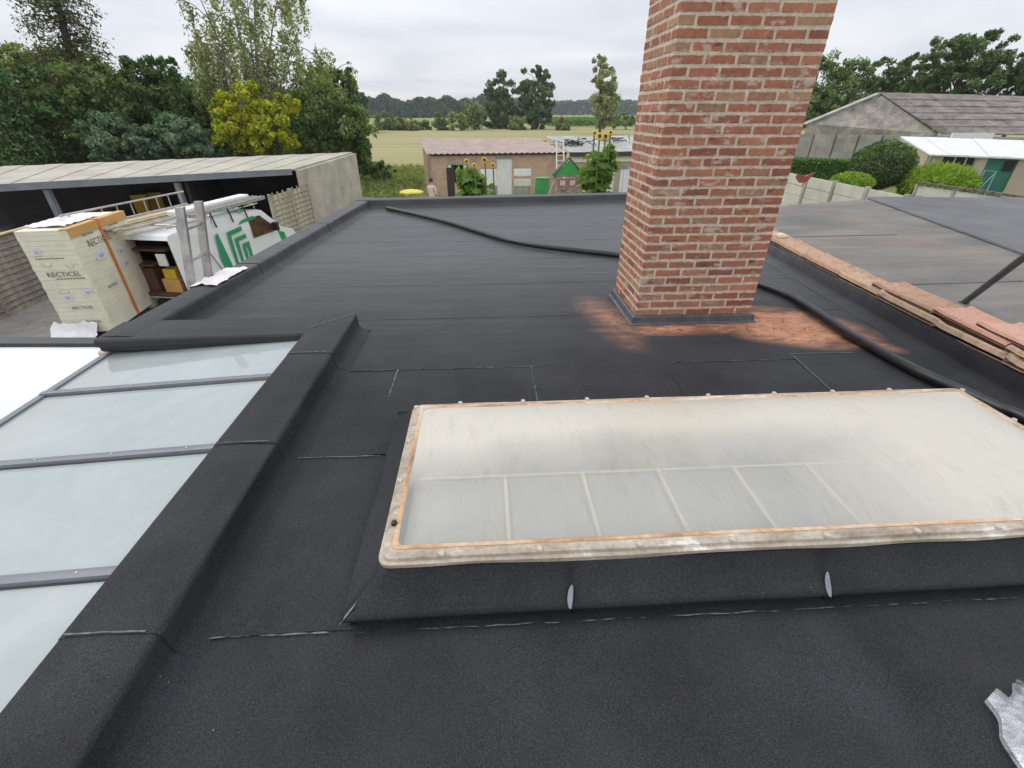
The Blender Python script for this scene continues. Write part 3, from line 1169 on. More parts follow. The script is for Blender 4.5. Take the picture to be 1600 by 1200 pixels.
# ================================================================== 5 glass veranda roof beside the near upstand
def mat_glass():
    m, nt, N, L, b = newmat('veranda glass')
    g = N.new('ShaderNodeNewGeometry')
    P = g.outputs['Position']
    f = nz(nt, 1.7, 5, 0.6, vec=P, dist=0.6)
    f2 = nz(nt, 14, 4, 0.6, vec=P)
    sx_ = N.new('ShaderNodeSeparateXYZ')
    L.new(P, sx_.inputs[0])
    eave = N.new('ShaderNodeMapRange')
    eave.inputs[1].default_value = -2.35
    eave.inputs[2].default_value = -2.72
    L.new(mth(nt, 'ADD', sx_.outputs['X'], mth(nt, 'MULTIPLY', mth(nt, 'SUBTRACT', f2, 0.5), 0.5)), eave.inputs[0])
    d = N.new('ShaderNodeBsdfDiffuse')
    L.new(ramp(nt, f, [(0.3, (0.70, 0.80, 0.78)), (0.7, (0.78, 0.84, 0.84))]), d.inputs['Color'])
    tp = N.new('ShaderNodeBsdfTransparent')
    tp.inputs['Color'].default_value = (0.84, 0.92, 0.90, 1)
    gl = N.new('ShaderNodeBsdfGlossy')
    gl.inputs['Roughness'].default_value = 0.03
    s1, s2 = N.new('ShaderNodeMixShader'), N.new('ShaderNodeMixShader')
    L.new(ramp(nt, mth(nt, 'ADD', mth(nt, 'MULTIPLY', f, 0.7), mth(nt, 'MULTIPLY', f2, 0.3)), [(0.3, gray(0.47)), (0.75, gray(0.57))]), s1.inputs[0])
    L.new(tp.outputs[0], s1.inputs[1])
    L.new(d.outputs[0], s1.inputs[2])
    fr = N.new('ShaderNodeFresnel')
    fr.inputs['IOR'].default_value = 1.6
    L.new(fr.outputs[0], s2.inputs[0])
    dd = N.new('ShaderNodeBsdfDiffuse')
    dd.inputs['Color'].default_value = (0.36, 0.37, 0.32, 1)
    s4 = N.new('ShaderNodeMixShader')
    L.new(mth(nt, 'MULTIPLY', eave.outputs[0], ramp(nt, f2, [(0.35, gray(0.1)), (0.65, gray(0.75))])), s4.inputs[0])
    L.new(s1.outputs[0], s4.inputs[1])
    L.new(dd.outputs[0], s4.inputs[2])
    L.new(s4.outputs[0], s2.inputs[1])
    L.new(gl.outputs[0], s2.inputs[2])
    L.new(s2.outputs[0], N['Material Output'].inputs['Surface'])
    return m


M_GLASS = mat_glass()
ver = thing('glass_veranda_roof', 'sloping glass veranda roof with grey bars below the flat roof edge', 'glass roof')


def gz(x):
    return 0.088 + (x + 1.35) * 0.058


GX0, GX1 = -2.70, -1.335
byl = [-0.27, 0.43, 1.13, 1.83, 2.53, 3.23]
for k in range(len(byl) - 1):
    a, b_ = byl[k] + 0.012, byl[k + 1] - 0.012
    if k == 4:
        b_ = 3.20
    MB().hexa([(GX0, a, gz(GX0) - 0.012), (GX1, a, gz(GX1) - 0.012), (GX1, b_, gz(GX1) - 0.012), (GX0, b_, gz(GX0) - 0.012),
               (GX0, a, gz(GX0)), (GX1, a, gz(GX1)), (GX1, b_, gz(GX1)), (GX0, b_, gz(GX0))]).build('pane', M_GLASS, ver)
for y in byl[:-1]:
    bb = MB()
    n0 = [(-0.021, 0.003), (-0.019, 0.022), (0.0, 0.026), (0.019, 0.022), (0.021, 0.003)]
    bb.sweep(None, [[(GX0 - 0.03, y + a, gz(GX0 - 0.03) + z) for a, z in n0], [(GX1, y + a, gz(GX1) + z) for a, z in n0]])
    gb_ = bb.build('glazing_bar', M_GREYBAR, ver, True)
    for sg in (-1, 1):
        MB().hexa([(GX0, y + sg * 0.022, gz(GX0) + 0.0005), (GX1, y + sg * 0.022, gz(GX1) + 0.0005), (GX1, y + sg * 0.028, gz(GX1) + 0.0005), (GX0, y + sg * 0.028, gz(GX0) + 0.0005),
                   (GX0, y + sg * 0.022, gz(GX0) + 0.006), (GX1, y + sg * 0.022, gz(GX1) + 0.006), (GX1, y + sg * 0.028, gz(GX1) + 0.003), (GX0, y + sg * 0.028, gz(GX0) + 0.003)]).build('gasket', M_RUB, gb_)
    for k in range(4):
        sc_ = cap_mesh(0.006, 0.004).build('screw', M_ALU, gb_)
        xx = GX0 + 0.15 + k * 0.36
        sc_.location = (xx, y, gz(xx) + 0.0255)
    MB().box((GX0, y - 0.008, gz(GX0) - 0.08), (GX1, y + 0.008, gz(GX0) - 0.014)).build('rafter', M_WHITE, ver)
# eave profile and the end trim
MB().hexa([(GX0 - 0.05, -0.6, gz(GX0) - 0.06), (GX0 + 0.004, -0.6, gz(GX0) - 0.06), (GX0 + 0.004, 3.28, gz(GX0) - 0.06), (GX0 - 0.05, 3.28, gz(GX0) - 0.06),
           (GX0 - 0.05, -0.6, gz(GX0) + 0.006), (GX0 + 0.004, -0.6, gz(GX0) + 0.014), (GX0 + 0.004, 3.28, gz(GX0) + 0.014), (GX0 - 0.05, 3.28, gz(GX0) + 0.006)]).build('eave_profile', M_GREYBAR, ver)
# pale pleated sun blinds under the glass, pulled short of the far end
M_BLIND = simple('white veranda blind', (0.80, 0.83, 0.83), 0.8, 0.08, 2)
for k in range(len(byl) - 1):
    a, b_ = byl[k] + 0.03, byl[k + 1] - 0.03
    n = 24
    vs_, fs_ = [], []
    x1 = GX1 - 0.02
    for i in range(n + 1):
        x = GX0 + 0.03 + (x1 - GX0 - 0.03) * i / n
        zz = gz(x) - 0.10 - (0.006 if i % 2 else 0)
        e1 = b_ - (0.34 * (1 - i / n) if k == 4 else 0)
        vs_ += [(x, a, zz), (x, e1, zz)]
        if i:
            fs_.append((2 * i - 2, 2 * i - 1, 2 * i + 1, 2 * i))
    MB().add(vs_, fs_).build('blind', M_BLIND, ver)
MB().box((-1.62, 2.98, gz(-1.62) - 0.06), (-1.585, 3.10, gz(-1.62) - 0.02)).build('fixing_clip', M_GREYBAR, ver)
MB().box((GX0, -0.6, -2.96), (GX1, 3.28, -2.9)).build('veranda_floor', simple('tiled veranda floor', (0.28, 0.30, 0.29), 0.6, 0.2, 1), ver)
MB().box((GX0 - 0.02, 3.27, -2.9), (-2.60, 3.32, gz(GX0) - 0.07)).build('end_post', M_WHITE, ver)
for y in byl:
    MB().box((GX0 - 0.03, y - 0.03, -2.9), (GX0 + 0.03, y + 0.03, gz(GX0) - 0.062)).build('post', M_WHITE, ver)
# lower white roof beyond the glass
wr = thing('white_flat_canopy', 'plain white flat canopy sheet beside the glass veranda roof', 'canopy')
MB().prism([(-7.2, -0.6), (-2.99, -0.6), (-2.985, 3.72), (-7.2, 3.95)], -0.34, -0.235).build('white_sheet', M_WHITEROOF, wr)
MB().prism([(-7.2, 3.955), (-2.72, 3.70), (-2.72, 3.82), (-7.2, 4.08)], -0.40, -0.20).build('black_gutter', simple('black gutter', (0.02, 0.02, 0.022), 0.45, 0.2, 5), wr)
for x in (-7.1, -5.0, -3.1):
    MB().box((x, 3.5, GZ), (x + 0.08, 3.58, -0.341)).build('post', M_WHITE, wr)
MB().chbox((-2.99, 3.30, -0.24), (-2.70, 3.62, -0.075), 0.008).build('corner_block', M_MORTAR, wr)

# ================================================================== 6 hose
def smooth_path(pts, k=8):
    pts = [Vector(p) for p in pts]
    out = []
    for i in range(len(pts) - 1):
        p0, p1, p2, p3 = pts[max(i - 1, 0)], pts[i], pts[i + 1], pts[min(i + 2, len(pts) - 1)]
        for t in range(k):
            t /= k
            out.append(0.5 * ((2 * p1) + (-p0 + p2) * t + (2 * p0 - 5 * p1 + 4 * p2 - p3) * t * t + (-p0 + 3 * p1 - 3 * p2 + p3) * t ** 3))
    return out + [pts[-1]]


hp = [(604, 325), (640, 333), (700, 347), (750, 362), (800, 377), (860, 387), (920, 393), (965, 398), (1050, 412), (1130, 425), (1190, 444), (1237, 463), (1283, 493), (1327, 522), (1373, 547), (1420, 573), (1460, 593), (1510, 613), (1560, 636), (1600, 653)]
hpts = [atz(x, y, 0.05) for x, y in hp]
hpts += [hpts[-1] + Vector((0.03, -0.35, 0)), hpts[-1] + Vector((0.02, -0.8, 0)), hpts[-1] + Vector((0.0, -1.9, 0))]
for i, p in enumerate(hpts):
    p.z = 0.049 + 0.004 * math.sin(i * 1.7)
hs = MB().tube(smooth_path(hpts, 8), 0.035, 12)
tag(hs.build('rubber_hose', M_RUB, None, 'all'), 'thick black rubber hose snaking over the roof behind the chimney', 'hose')

# ================================================================== 7 plastic bag
def mat_plastic():
    m, nt, N, L, b = newmat('clear plastic film')
    t = N.new('ShaderNodeTexCoord')
    P = t.outputs['Object']
    f = nz(nt, 22, 6, 0.65, vec=P, dist=1.2)
    tp = N.new('ShaderNodeBsdfTransparent')
    tp.inputs['Color'].default_value = (0.93, 0.93, 0.95, 1)
    d = N.new('ShaderNodeBsdfDiffuse')
    d.inputs['Color'].default_value = (0.66, 0.66, 0.70, 1)
    gl = N.new('ShaderNodeBsdfGlossy')
    gl.inputs['Roughness'].default_value = 0.16
    bn = N.new('ShaderNodeBump')
    bn.inputs['Strength'].default_value = 0.7
    bn.inputs['Distance'].default_value = 0.012
    L.new(f, bn.inputs['Height'])
    L.new(bn.outputs[0], gl.inputs['Normal'])
    s1, s2 = N.new('ShaderNodeMixShader'), N.new('ShaderNodeMixShader')
    L.new(ramp(nt, f, [(0.4, gray(0.13)), (0.7, gray(0.55))]), s1.inputs[0])
    L.new(tp.outputs[0], s1.inputs[1])
    L.new(d.outputs[0], s1.inputs[2])
    s2.inputs[0].default_value = 0.20
    L.new(s1.outputs[0], s2.inputs[1])
    L.new(gl.outputs[0], s2.inputs[2])
    L.new(s2.outputs[0], N['Material Output'].inputs['Surface'])
    return m


bag = thing('plastic_bag', 'crumpled clear plastic bag lying at the near right of the roof', 'plastic bag', (1.500, 0.358, 0.013), R(-12))
nb_x, nb_y = 26, 44
vs_, fs_ = [], []
for side in (0, 1):
    for j in range(nb_y + 1):
        for i in range(nb_x + 1):
            s, t = i / nb_x - 0.5, j / nb_y - 0.5
            w = 0.29 * (1 - 0.35 * max(0.0, 2 * abs(t) - 0.86) / 0.14) * (1 + 0.10 * math.sin(t * 9 + 1) + 0.06 * mnoise.noise(Vector((t * 7, 2, 0))))
            x = s * w + 0.012 * mnoise.noise(Vector((s * 5, t * 6, 5)))
            y = t * 0.50 + 0.045 * (0.5 + t) * math.cos(s * 9.4) * 0.55 + 0.02 * mnoise.noise(Vector((s * 6, t * 3, 9)))
            rim_ = max(0.0, 1 - (2 * abs(s)) ** 2.2) * max(0.0, 1 - (2 * abs(t)) ** 6)
            cr_ = abs(mnoise.noise(Vector((s * 9 + t * 4, t * 10, 3)))) * 0.8 + abs(mnoise.noise(Vector((s * 20, t * 15, 7)))) * 0.4
            z = 0.004 + (0.018 + 0.052 * rim_ * (0.55 + cr_)) * (1 if side else 0.12) + (0.02 * max(0, t - 0.3) if side else 0)
            vs_.append((x, y, z))
m_ = (nb_x + 1)
for side in (0, 1):
    o0 = side * m_ * (nb_y + 1)
    for j in range(nb_y):
        for i in range(nb_x):
            a = o0 + j * m_ + i
            fs_.append((a, a + 1, a + m_ + 1, a + m_))
MB().add(vs_, fs_).build('film', mat_plastic(), bag, 'all')
MB().tube([(0.03, -0.05, 0.03), (0.09, -0.17, 0.03)], 0.013, 10).build('white_tube', M_WHITE, bag, True)
MB().add([(-0.06, 0.16, 0.035), (-0.03, 0.19, 0.04), (0.03, 0.08, 0.045), (0.0, 0.05, 0.04)], [(0, 1, 2, 3)]).build('paper_label', simple('pink printed slip', (0.62, 0.42, 0.42), 0.7, 0.3, 60), bag)

# ================================================================== 8 neighbour's roof, tiles on the party wall, pole
NZ = 0.115


def mat_oldroof():
    m, nt, N, L, b = newmat('weathered grey roofing')
    g = N.new('ShaderNodeNewGeometry')
    P = g.outputs['Position']
    a = nz(nt, 0.9, 5, 0.6, vec=P, mapscale=(0.8, 2.4, 1))
    st = nz(nt, 1.2, 6, 0.65, vec=P, mapscale=(0.5, 5, 1))
    f = nz(nt, 160, 3, 0.7, vec=P)
    c = ramp(nt, a, [(0.3, (0.108, 0.104, 0.097)), (0.5, (0.158, 0.149, 0.134)), (0.7, (0.215, 0.197, 0.170))])
    c = mix(nt, ramp(nt, st, [(0.55, gray(0)), (0.75, gray(0.35))]), c, (0.32, 0.305, 0.27))
    rd = nz(nt, 1.0, 4, 0.6, vec=P)
    c = mix(nt, ramp(nt, rd, [(0.5, gray(0)), (0.7, gray(0.45))]), c, (0.27, 0.195, 0.155))
    c = mix(nt, 0.4, c, ramp(nt, f, [(0.3, gray(0.25)), (0.7, gray(0.75))]), 'OVERLAY')
    L.new(c, b.inputs['Base Color'])
    b.inputs['Roughness'].default_value = 0.7
    b.inputs['Specular IOR Level'].default_value = 0.35
    bump(nt, b, f, 0.3, 0.006)
    return m


nroof = thing('neighbour_flat_roof', 'weathered grey flat roof of the next house beyond the clay tiles', 'roof')
M_OLD = mat_oldroof()
fa, fb_ = atz(1228, 321, NZ), atz(1345, 314, NZ)
sa, sb = atz(1357, 311, NZ), atz(1600, 399, NZ)
far_y = fb_.y
d_ = (sb - sa)
s0 = sb + d_ * 0.9
MB().prism([(3.3, -0.6), (s0.x, -0.6), (sb.x, sb.y), (sa.x, sa.y), (fa.x, fa.y), (3.55, fa.y - 0.2)], NZ - 0.3, NZ).build('old_sheet', M_OLD, nroof)
fr_ = atz(1600, 314, NZ)
M_OLD2 = simple('newer grey roofing', (0.112, 0.112, 0.114), 0.62, 0.25, 1.6, bmp=0.2, spec=0.4, coord='Object', scale2=90)
up = 0.02
MB().prism([(s0.x, -0.6), (12.5, -0.6), (12.5, fr_.y), (sa.x + 0.1, sa.y + 0.15), (sa.x, sa.y), (sb.x, sb.y)], NZ - 0.3, NZ + up).build('newer_sheet', M_OLD2, nroof)
kerbp = MB().tube([(s0.x, s0.y, NZ + up - 0.01), (sb.x, sb.y, NZ + up - 0.01), (sa.x, sa.y, NZ + up - 0.01)], 0.02, 8)
kerbp.build('ridge_roll', M_OLD2, nroof, True)
MB().prism([(3.6, -0.5), (12.4, -0.5), (12.4, fr_.y - 0.1), (3.75, fa.y - 0.3)], GZ, NZ - 0.301).build('neighbour_wall', M_BRICK2, nroof)
bleedp = [(sa + Vector((-0.02, 0.0, 0))), (sb + Vector((-0.02, 0, 0)))]
for k in range(2):
    yq = 3.9 + 1.9 * k
    MB().prism([(3.62, yq), (5.1 + 0.3 * k, yq + 0.05), (5.1 + 0.3 * k, yq + 0.075), (3.62, yq + 0.025)], NZ, NZ + 0.006).build('lap_seam', M_OLD2, nroof)

TILES = {}


def mat_tile(name, c0, c1, wear_or_sheen):
    m, nt, N, L, b = newmat(name)
    oi = N.new('ShaderNodeObjectInfo')
    g = N.new('ShaderNodeNewGeometry')
    P = g.outputs['Position']
    f = nz(nt, 13, 6, 0.65, vec=P)
    f2 = nz(nt, 70, 4, 0.65, vec=P)
    c = mix(nt, oi.outputs['Random'], c0, c1)
    c = mix(nt, ramp(nt, f, [(0.45, gray(0)), (0.7, gray(wear_or_sheen))]), c, (0.17, 0.115, 0.075))
    c = mix(nt, 0.5, c, ramp(nt, f2, [(0.3, gray(0.3)), (0.7, gray(0.68))]), 'OVERLAY')
    L.new(c, b.inputs['Base Color'])
    b.inputs['Roughness'].default_value = 0.9
    bump(nt, b, f2, 0.4, 0.004)
    return m


M_TILE_OLD = mat_tile('old clay tile', (0.44, 0.265, 0.175), (0.54, 0.38, 0.265), 0.55)
M_TILE_NEW = mat_tile('salmon clay tile', (0.56, 0.30, 0.215), (0.62, 0.36, 0.26), 0.2)


def tile_mesh(L_, W_, mat, key):
    """interlocking clay tile: shallow pan, raised side roll, head lug and thick broken edge"""
    if key in TILES:
        return TILES[key]
    prof = [(0, 0.010), (0.012, 0.026), (0.03, 0.030), (0.045, 0.022), (0.06, 0.016), (W_ * 0.5, 0.014), (W_ - 0.05, 0.016), (W_ - 0.03, 0.030), (W_ - 0.012, 0.028), (W_, 0.012)]
    low = [(W_, -0.004), (W_ * 0.5, -0.006), (0, -0.004)]
    sec_ = prof + low
    ends = []
    n = 7
    for i in range(n + 1):
        t = i / n
        ends.append([(a + 0.002 * mnoise.noise(Vector((a * 30, t * 9, key))), t * L_ + (0.006 * mnoise.noise(Vector((a * 25, 3 + t, key))) if i in (0, n) else 0),
                      z + 0.0015 * mnoise.noise(Vector((a * 20, t * 8, key + 3))) + (0.008 if i == n else 0) * (z > 0)) for a, z in sec_])
    mb = MB().sweep(None, ends)
    mb.chbox((W_ * 0.3, L_ - 0.03, -0.02), (W_ * 0.7, L_ - 0.008, -0.003), 0.003)
    TILES[key] = mb.mesh('clay_roof_tile', mat, True)
    return TILES[key]


def tile(x, y, z, rz, ry, rxx, key, mat, label, group=None, L_=0.41, W_=0.25):
    o = link('clay_roof_tile', tile_mesh(L_, W_, mat, key))
    o.location = (x, y, z)
    o.rotation_euler = (rxx, ry, rz)
    tag(o, label, 'roof tile', group)
    return o


# lower course, laid flat end to end along the wall head
ORD = ('nearest', 'second', 'third', 'fourth', 'fifth', 'sixth', 'seventh', 'farthest')
y = 1.15
k = 0
while y < 5.5:
    L_ = 0.62
    tt = tile(rx(y) + 0.015 + random.uniform(-0.008, 0.012), y, PH + 0.004 + (0.010 if k % 2 else 0.0), R(-3.9 + random.uniform(-1.2, 1.2)), 0, R(random.uniform(-1, 1.2)), 21 + k % 3,
         M_TILE_OLD, ('weathered tan clay tile, ' + ORD[k] + ' in the bottom row along the party wall'), 'tiles laid along the party wall', 0.62, 0.27)
    tt.scale.z = 1.7
    y += L_ - 0.03
    k += 1
# second course, near half
tile(rx(3.1) + 0.03, 3.02, PH + 0.076, R(-4.5), 0, R(-1.0), 31, M_TILE_OLD, 'long brown clay slab on the tile row, beyond the salmon slabs', None, 0.66, 0.28)
tile(rx(2.45) + 0.06, 2.44, PH + 0.072, R(-3), R(-1), R(1.2), 32, M_TILE_NEW, 'salmon clay slab whose far end pokes out under the uppermost slab', None, 0.58, 0.29)
tile(rx(2.1) + 0.05, 1.98, PH + 0.122, R(-7), R(1.5), R(-1.5), 33, M_TILE_NEW, 'clean salmon clay slab lying uppermost on the near end of the row', None, 0.74, 0.30)
tile(rx(1.75) + 0.02, 1.80, PH + 0.070, R(-4), 0, R(0.2), 34, M_TILE_OLD, 'brown clay slab directly under the uppermost salmon slab', None, 0.60, 0.28)
tile(rx(1.3) + 0.03, 1.28, PH + 0.070, R(-5), 0, R(0), 35, M_TILE_OLD, 'brown clay slab in the upper layer at the right picture edge', None, 0.50, 0.28)
p = atz(1215, 369, PH + 0.05)
MB().chbox((p.x - 0.02, p.y - 0.08, PH + 0.03), (p.x + 0.10, p.y + 0.08, PH + 0.075), 0.012, jit=0.006).build('mortar_lump', M_MORTAR)
tag(bpy.data.objects['mortar_lump'], 'pale mortar lump at the far end of the clay tile row beside the chimney', 'rubble')

pa, pb = atz(1506, 473, NZ), aty(1600, 402, 2.95)
pd = (pb - pa)
pole = thing('grey_pole', 'slanting dark grey metal pole rising from the neighbour roof behind the tiles', 'pole')
MB().tube([pa, pa + pd * 3.2], 0.024, 12).build('shaft', simple('grey galvanised pole', (0.115, 0.12, 0.125), 0.45, 0.2, 14, metal=0.4), pole, True)
MB().tube([pa + Vector((0, 0, 0.001)), pa + Vector((0, 0, 0.012))], 0.035, 12).build('foot_plate', MATS['grey galvanised pole'], pole, True)

# ================================================================== 9 the yard on the left: carport, van, insulation stack, fences, ladder
# ---- carport
cp = thing('open_carport', 'long low concrete carport with pale sheet roof, grey steel posts and a dark interior', 'carport')
cF0, cF1 = atz(-260, 302, -0.45), atz(461, 264, -0.40)
cB1 = atz(551, 238, -0.32)
cB0 = cF0 + (cB1 - cF1) - (cF1 - cF0).normalized() * 5.0
M_CROOF = simple('lichened fibre cement roofing', (0.43, 0.40, 0.33), 0.9, 0.18, 0.8, bmp=0.3)
M_STEEL = simple('blue grey painted steel', (0.19, 0.21, 0.23), 0.5, 0.15, 3)
n = 26
for k in range(n):
    a, b_ = k / n, (k + 1) / n - 0.0012
    q = [cF0.lerp(cF1, a), cF0.lerp(cF1, b_), cB0.lerp(cB1, b_), cB0.lerp(cB1, a)]
    dz = 0.015 * (k % 2)
    MB().hexa([(v_.x, v_.y, v_.z - 0.05) for v_ in q] + [(v_.x, v_.y, v_.z + dz) for v_ in q]).build('roof_sheet', M_CROOF, cp)
fd = (cF1 - cF0).normalized()
fn = Vector((fd.y, -fd.x, 0))
i0, i1 = cF0 + fn * 0.03, cF1 + fn * 0.03 - fd * 0.15
MB().hexa([(i0.x, i0.y, i0.z - 0.19), (i1.x, i1.y, i1.z - 0.19), (i1.x + fn.x * .08, i1.y + fn.y * .08, i1.z - 0.19), (i0.x + fn.x * .08, i0.y + fn.y * .08, i0.z - 0.19),
           (i0.x, i0.y, i0.z + 0.02), (i1.x, i1.y, i1.z + 0.02), (i1.x + fn.x * .08, i1.y + fn.y * .08, i1.z + 0.02), (i0.x + fn.x * .08, i0.y + fn.y * .08, i0.z + 0.02)]).build('fascia_beam', M_STEEL, cp)
for px in (-150, 108, 285):
    t = atz(px, 287 - px * 0.06, -0.66)
    # keep posts on the front line
    s_ = (Vector((t.x, t.y, 0)) - Vector((cF0.x, cF0.y, 0))).dot(fd)
    b0 = cF0 + fd * s_ - fn * 0.05
    MB().box((b0.x - 0.08, b0.y - 0.08, GZ), (b0.x + 0.08, b0.y + 0.08, -0.66)).build('post', M_STEEL, cp)


def wallq(p, q, z0, z1, th, mat, name, parent, z1b=None):
    p, q = Vector((p[0], p[1], 0)), Vector((q[0], q[1], 0))
    d = (q - p).normalized()
    nn = Vector((d.y, -d.x, 0)) * th
    z1b = z1 if z1b is None else z1b
    return MB().hexa([(p.x, p.y, z0), (q.x, q.y, z0), (q.x + nn.x, q.y + nn.y, z0), (p.x + nn.x, p.y + nn.y, z0),
                      (p.x, p.y, z1), (q.x, q.y, z1b), (q.x + nn.x, q.y + nn.y, z1b), (p.x + nn.x, p.y + nn.y, z1)]).build(name, mat, parent)


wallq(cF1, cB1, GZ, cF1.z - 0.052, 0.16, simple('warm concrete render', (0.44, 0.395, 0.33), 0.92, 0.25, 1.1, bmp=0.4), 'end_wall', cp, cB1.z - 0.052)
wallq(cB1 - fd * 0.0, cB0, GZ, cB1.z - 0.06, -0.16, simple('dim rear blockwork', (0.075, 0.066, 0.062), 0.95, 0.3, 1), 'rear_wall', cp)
md = cF0.lerp(cF1, 0.62)
me_ = cB0.lerp(cB1, 0.62)
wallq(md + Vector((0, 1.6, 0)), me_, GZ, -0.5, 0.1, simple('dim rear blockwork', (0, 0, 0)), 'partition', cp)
# two yellow-bodied wheelie bins in the carport
M_YEL = simple('yellow plastic', (0.62, 0.42, 0.03), 0.5, 0.12, 5)
M_BLK = simple('black plastic', (0.018, 0.018, 0.018), 0.5, 0.3, 5)


def bin_(loc, rz, label):
    b_ = thing('wheelie_bin', label, 'bin', loc, rz, 'bins in the carport')
    MB().hexa([(-.22, -.25, .08), (.22, -.25, .08), (.22, .2, .08), (-.22, .2, .08), (-.28, -.32, .98), (.28, -.32, .98), (.28, .3, .98), (-.28, .3, .98)]).build('body', M_YEL, b_)
    MB().hexa([(-.3, -.36, .985), (.3, -.36, .985), (.3, .34, .985), (-.3, .34, .985), (-.26, -.3, 1.06), (.26, -.3, 1.06), (.26, .34, 1.08), (-.26, .34, 1.08)]).build('lid', M_BLK, b_)
    for s_ in (-1, 1):
        MB().tube([(s_ * .22, .26, .1), (s_ * .27, .26, .1)], 0.1, 12).build('wheel', M_BLK, b_)
    return b_


p = aty(222, 318, 21.6)
bin_((p.x, p.y, GZ + 0.55), R(25), 'yellow wheelie bin with black lid in the carport, the left one of two')
p = aty(246, 318, 22.2)
bin_((p.x, p.y, GZ + 0.55), R(25), 'yellow wheelie bin with black lid in the carport, the right one of two')
MB().prism([(-14.5, 19.6), (-11.2, 21.2), (-12.2, 23.6), (-15.5, 22.0)], GZ, GZ + 0.55).build('plinth', M_CONC, cp)
# dark trailer at the left end of the carport
tr = thing('box_trailer', 'dark box trailer parked at the left end of the carport', 'trailer', (-16.2, 15.6, GZ), R(24))
MB().chbox((-1.2, -0.7, 0.45), (1.2, 0.7, 1.35), 0.03).build('box', simple('dark trailer paint', (0.03, 0.03, 0.035), 0.5, 0.2, 2), tr)
for s_ in (-1, 1):
    MB().tube([(0, s_ * .72, .3), (0, s_ * .86, .3)], 0.3, 16).build('wheel', M_BLK, tr)
MB().tube([(1.2, 0, .5), (2.1, 0, .45)], 0.04, 8).build('drawbar', M_STEEL, tr)
MB().chbox((-1.0, -0.74, 0.9), (-0.6, -0.705, 1.2), 0.01).build('white_notice', M_WHITE, tr)

# ---- fences
def slat_fence(name, p, q, z0, z1, npanel, nslat, mat, label, cat='fence', cap=None, points=False, tilt=0.02):
    p, q = Vector((p[0], p[1], 0)), Vector((q[0], q[1], 0))
    L_ = (q - p).length
    d = (q - p).normalized()
    f_ = thing(name, label, cat, (p.x, p.y, z0), math.atan2(d.y, d.x))
    H = z1 - z0
    pl = L_ / npanel
    sm = None
    for k in range(npanel + 1):
        MB().chbox((k * pl - 0.045, -0.045, 0), (k * pl + 0.045, 0.045, H + (0.06 if points else 0.02)), 0.008).build('post', mat, f_)
    sh = H / nslat
    sm = MB().hexa([(0, -0.012 - tilt, 0.004), (pl - 0.096, -0.012 - tilt, 0.004), (pl - 0.096, 0.006 - tilt, 0.004), (0, 0.006 - tilt, 0.004),
                    (0, -0.006 + tilt, sh * 0.93), (pl - 0.096, -0.006 + tilt, sh * 0.93), (pl - 0.096, 0.012 + tilt, sh * 0.93), (0, 0.012 + tilt, sh * 0.93)]).mesh('slat', mat)
    for k in range(npanel):
        for s_ in range(nslat):
            o = link('slat', sm, f_)
            o.location = (k * pl + 0.048, random.uniform(-.004, .004), s_ * sh)
            o.rotation_euler = (0, random.uniform(-.002, .002), 0)
        if cap:
            MB().chbox((k * pl - 0.02, -0.07, H + 0.022), ((k + 1) * pl - 0.022, 0.07, H + 0.06), 0.006).build('cap_rail', cap, f_)
        if points:
            for m in range(4):
                x = k * pl + pl * (m + 0.5) / 4
                MB().prism([(x - 0.04, -0.03), (x + 0.04, -0.03), (x + 0.04, -0.016), (x - 0.04, -0.016)], H - 0.25, H + 0.08).build('picket', mat, f_)
    return f_


slat_fence('slat_fence', (-12.0, 6.5), (-12.5, 15.2), GZ, -1.22, 5, 12, M_WOOD, 'weathered brown horizontal slat fence to the left of the insulation stack', cap=M_PINE)
slat_fence('slat_fence', (-7.35, 17.2), (-6.98, 20.05), GZ, -0.98, 2, 12, M_WOOD2, 'pale slatted timber fence between the van and the carport end wall', points=True)

# ---- insulation stack
SL, SC_, SR = Vector((-9.63, 10.19, 0)), Vector((-8.67, 10.30, 0)), Vector((-8.9, 12.4, 0))
e1 = (SL - SC_)
e2 = (SR - SC_)
w1, w2 = e1.length, e2.length
u1 = e1.normalized()
u2 = Vector((-u1.y, u1.x, 0))
if u2.dot(e2) < 0:
    u2 = -u2
stk = thing('insulation_stack', 'tall pallet stack of cream insulation boards with an orange strap beside the van', 'insulation stack', (SC_.x, SC_.y, GZ))
M_PIR = simple('cream insulation facing', (0.79, 0.755, 0.59), 0.7, 0.08, 4)
M_INK = simple('black print', (0.17, 0.165, 0.15), 0.8, 0.1, 5)
M_LAB = simple('pale paper label', (0.72, 0.72, 0.78), 0.7, 0.15, 24)
M_STRAP = simple('orange strap', (0.72, 0.20, 0.06), 0.5, 0.1, 10)
M_CARD = simple('orange cardboard', (0.60, 0.34, 0.12), 0.8, 0.1, 6)
NLAY, SH = 22, 2.27
lh = SH / NLAY


def sp(a, b_, z):
    return u1 * a + u2 * b_ + Vector((0, 0, z))


